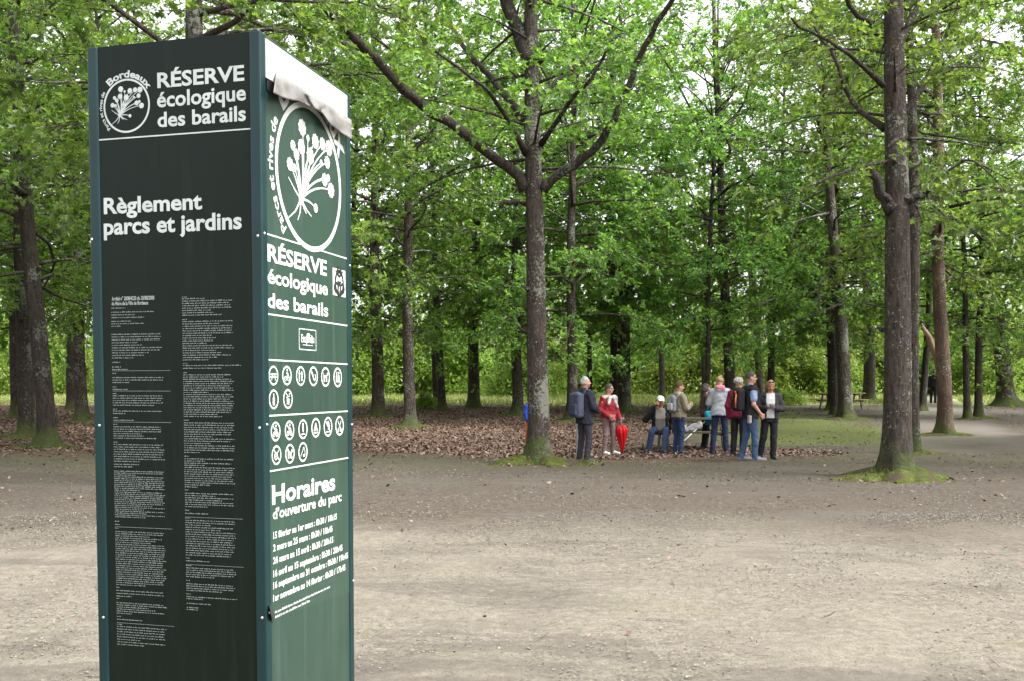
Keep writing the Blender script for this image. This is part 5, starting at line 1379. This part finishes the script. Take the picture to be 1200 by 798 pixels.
tq2 = gpos(984, 479); picnic_table(tq2, 5, 'empty brown wooden picnic table among the trees at the right', 2.1, plain('brightened_brown_wood', (.30, .22, .15), .85, .3, 9, bmp=.4, bscale=40))  # wood colour lightened to offset the tree shade on this table

# seated man in the white cap
q = gpos(765, 525.5); TY = tq.y + .55; seat = Vector((q.x, TY - .69, float(gz(q.x, q.y)) + .0))
b3, T3, A3 = person(seat, -8, 'man in a white cap sitting on the picnic bench with a hand at his face', 'm', 1.64, lean=10, tdz=-.40, belly=.06, head=(4, 10, 0),
    arms={'elR': (-.34, -.10, 1.20), 'wrR': (-.10, -.20, 1.53), 'elL': (.29, .05, 1.14), 'wrL': (.27, -.12, .96)}, hands={'R': ((.45, .25, .9), (.3, .8, 0), .35)},
    legs={'hipL': (.10, 0, .56), 'hipR': (-.10, 0, .56), 'knL': (.13, -.42, .50), 'knR': (-.19, -.40, .51), 'anL': (.08, -.40, .085), 'anR': (-.27, -.28, .085), 'toeL': (.10, -.60, .045), 'toeR': (-.33, -.46, .045)},
    top={'m': GREYT, 'th': .021, 'wr': .0015, 'hem': .95, 'sleeve': .3, 'collar': 0}, jacket={'m': BLK, 'th': .030, 'hem': .90, 'open': .115}, pants={'m': JEANL, 'fit': .022}, shoes=SHOE_D, hair={'m': H_GREY, 'th': .006}, cap_=CAPW, skin=SKIN2)
# person in the olive jacket
b4, T4, A4 = person(gpos(795, 531.5), 118, 'person in an olive-grey jacket and blue jeans with short brown hair, facing the table', 'f', 1.56, head=(0, -22, 0),
    arms={'elL': (.23, -.03, 1.12), 'wrL': (.12, -.26, 1.20), 'elR': (-.24, -.05, 1.12), 'wrR': (-.14, -.26, 1.20)},
    jacket={'m': OLIVE, 'th': .026, 'hem': .90, 'hood': 1, 'flare': .01}, pants={'m': JEAN, 'fit': .014}, shoes=SHOE_D, hair={'m': H_BR, 'th': .010})
backpack(b4, T4, PACKG, BAGW, 'small pale grey backpack worn by the person in the olive-grey jacket', w=.12, hgt=.19, dep=.06, zc=1.22, y0=.135)
# woman in the pale hoodie and the one behind her
b5, T5, A5 = person(gpos(843, 531.5), 172, 'woman in a pale grey hooded fleece and dark jeans seen from behind', 'f', 1.68, lean=5, head=(14, 8, 0),
    arms={'elL': (.235, -.04, 1.13), 'wrL': (.15, -.24, 1.08), 'elR': (-.245, -.02, 1.13), 'wrR': (-.15, -.24, 1.05)}, legs={'knL': (.12, -.01, .5), 'anL': (.15, .04, .085), 'toeL': (.19, -.13, .04), 'knR': (-.12, -.01, .5), 'anR': (-.15, .05, .085), 'toeR': (-.18, -.13, .04)},
    jacket={'m': HOODY, 'th': .026, 'hem': .86, 'hood': 1, 'flare': .014}, pants={'m': JEAND, 'fit': .014}, shoes=SHOE_D, hair={'m': H_BLOND, 'th': .011})
G = Sdf(); G.cap((-.04, .03, 1.475), (.04, .03, 1.475), .078, .078, 0); G.p.append(('e', np.array((0, 0, 1.55)), np.array((.07, .07, .075)), None, 0, 0, 0, 's'))
sc_ = ob('scarf', G.mesh('scarf', [cloth('pink_scarf', (.50, .16, .22))], .009, .003), b5)
q = gpos(832, 527); q.y += .55
b6, T6, A6 = person(Vector((q.x + .0, q.y, float(gz(q.x, q.y)))), 95, 'person in a dark top mostly hidden behind the woman in the pale fleece', 'f', 1.52, arms={'elR': (-.26, -.06, 1.1), 'wrR': (-.24, -.12, .86)}, jacket={'m': DKBR, 'th': .018, 'hem': .9}, pants={'m': BLK}, shoes=SHOE_D, hair={'m': H_DARK, 'len': 'bob'}, res=.012)
G = Sdf(); G.box((0, 0, .0), (.13, .06, .16), .04, 0)
tb = empty('turquoise_bag', pt(832.5, 489, q.y - .28)); tag(tb, 'turquoise bag beside the left arm of the woman in the pale fleece', 'bag')
ob('pouch', G.mesh('pouch', [TURQ], .01, .003), tb)
g = Geo(); g.tube([(-.08, 0, .13), (-.05, 0, .26), (.05, 0, .26), (.08, 0, .13)], .009, 6); ob('handle', g.mesh('handle', TURQ), tb)
# burgundy jacket person
b7, T7, A7 = person(gpos(865, 534.5), 150, 'grey-curled person in a burgundy jacket half hidden behind the man in the dark vest', 'f', 1.63, head=(0, -10, 0),
    jacket={'m': BURG, 'th': .026, 'hem': .88, 'hood': 0}, pants={'m': BLK, 'fit': .018}, shoes=SHOE_G, hair={'m': H_GREY, 'len': 'curly', 'th': .014})
# man in the vest
b8, T8, A8 = person(gpos(878.5, 540), 98, 'man in a dark vest over a grey-blue t-shirt and light jeans looking to the right', 'm', 1.72, head=(-2, -6, 0),
    arms={'elR': (-.245, .03, 1.12), 'wrR': (-.20, -.14, .93), 'elL': (.245, .03, 1.12), 'wrL': (.20, -.14, .93)}, hands={'R': ((.2, -.6, -.8), (1, 0, 0), .5)},
    legs={'knR': (-.095, -.06, .5), 'anR': (-.10, -.07, .085), 'toeR': (-.125, -.26, .04), 'knL': (.09, .04, .5), 'anL': (.10, .14, .085), 'toeL': (.125, -.05, .04)},
    top={'m': SKYB, 'th': .012, 'hem': .95, 'sleeve': .33}, jacket={'m': BLK, 'th': .026, 'hem': .84, 'sleeve': 0, 'name': 'vest', 'flare': .014}, pants={'m': JEANL, 'fit': .012}, shoes=SHOE_G, hair={'m': H_DARK, 'th': .004}, glasses='eyes')
bk = backpack(b8, T8, BLK, BLK, 'black backpack with orange trim on the back of the man in the dark vest', w=.15, hgt=.22, dep=.085, zc=1.20, y0=.15)
tp8 = lambda p: np.array(T8 @ Vector(p))
g = Geo(); g.tube([tp8((-.10, .33, 1.33)), tp8((-.11, .345, 1.2)), tp8((-.10, .34, 1.06))], .014, 6); ob('trim', g.mesh('trim', ORNG), bk)
G = Sdf(); G.ell(tp8((-.05, .325, 1.36)), (.035, .02, .022)); ob('badge', G.mesh('badge', [ORNG], .006), bk)
G = Sdf(); G.box((0, 0, 0), (.055, .03, .08), .025, 0); pc = ob('belt_pouch', G.mesh('belt_pouch', [cloth('grey_pouch', (.30, .27, .24))], .007, .001), None, world(b8, (-.21, .10, .83))); pc.rotation_euler = b8.rotation_euler
tag(pc, 'small grey pouch hanging at the hip of the man in the dark vest', 'pouch')
# woman with the phone
b9, T9, A9 = person(gpos(901.5, 538), -8, 'woman in a dark jacket and white top looking down at the phone in her hands', 'f', 1.56, head=(20, 4, 0),
    arms={'elL': (.26, .0, 1.12), 'wrL': (.085, -.24, 1.14), 'elR': (-.26, .0, 1.12), 'wrR': (-.085, -.24, 1.14)}, hands={'L': ((-.8, -.45, .15), (0, .3, 1), .7), 'R': ((.8, -.45, .15), (0, .3, 1), .7)},
    legs={'knR': (-.13, .0, .5), 'anR': (-.20, .06, .085), 'toeR': (-.25, -.11, .04), 'knL': (.085, -.04, .5), 'anL': (.075, -.05, .085), 'toeL': (.11, -.24, .04)},
    top={'m': OFFW, 'th': .021, 'wr': .0015, 'hem': .92, 'sleeve': 0, 'collar': 0}, jacket={'m': CHAR, 'th': .028, 'hem': .90, 'open': .088, 'flare': .015}, pants={'m': BLK, 'fit': .020}, shoes=SHOE_D, hair={'m': H_BLOND, 'len': 'bob', 'th': .012, 'line': 1.69}, glasses='hair', skin=SKIN2)
bm = bmesh.new(); box(bm, (0, 0, 0), (.075, .009, .15), None, .004); ph = bm_ob('phone', bm, BLACK, None, loc=world(b9, (.0, -.315, 1.175))); ph.rotation_euler = (math.radians(-55), 0, math.radians(-8))
bm = bmesh.new(); box(bm, (0, -.0052, 0), (.068, .001, .138), None); bm_ob('screen', bm, plain('dark_glass', (.02, .022, .03), .1), ph)
tag(ph, 'small dark phone held in both hands by the woman in the white top', 'phone')
# figure by the path and the one behind the trunk
person(gpos(1093.5, 472), 150, 'distant dark-clothed figure standing by the path beside the rusty-barked oak', 'm', 1.72, jacket={'m': BLK, 'th': .024, 'hem': .84}, pants={'m': BLK, 'fit': .02}, shoes=SHOE_D, hair={'m': H_DARK}, res=.014)
q = gpos(620, 518); 
person(q, 60, 'child in a blue top and orange trousers half hidden behind the big forked oak', 'm', 1.16, jacket={'m': BLUE_T, 'th': .03, 'hem': .86, 'flare': .03}, pants={'m': ORANGE, 'fit': .04}, shoes=SHOE_D, hair={'m': H_BR}, res=.012)
# walking pole and pale bag on the bench
ALU = plain('pale_aluminium', (.60, .60, .62), .35, .1, 30, metal=.3)
p0 = gpos(785.5, 531); p1 = pt(822, 497, TY - .66)
g = Geo(); g.tube([p0, p0 + (p1 - p0) * .5, p1], [.008, .011, .013], 8); wp = ob('walking_pole', g.mesh('walking_pole', ALU)); tag(wp, 'pale walking pole leaning from the ground against the picnic bench', 'walking pole')
g = Geo(); d = (p1 - p0).normalized(); g.tube([p1 - d * .02, p1 + d * .05, p1 + d * .12], [.019, .021, .017], 8); ob('handle', g.mesh('handle', BLACK), wp)
bz = float(gz(tq.x, tq.y))
G = Sdf(); Mb = np.array(Euler((0, math.radians(-18), math.radians(6))).to_matrix()); G.box((0, 0, .10), (.22, .075, .07), .05, 0, M=Mb); G.ell((-.17, 0, .06), (.09, .08, .075), 0, .03)
bg_ = ob('pale_bag', G.mesh('pale_bag', [BAGW], .01, .003), None, (pt(812, 500, TY - .70).x, TY - .69, bz + .455)); tag(bg_, 'crumpled pale grey bag lying on the picnic bench between the olive jacket and pale fleece', 'bag')
g = Geo(); g.tube([(-.15, -.07, .12), (-.02, -.09, .2), (.15, -.07, .2)], .010, 6); ob('strap', g.mesh('strap', CHAR), bg_)
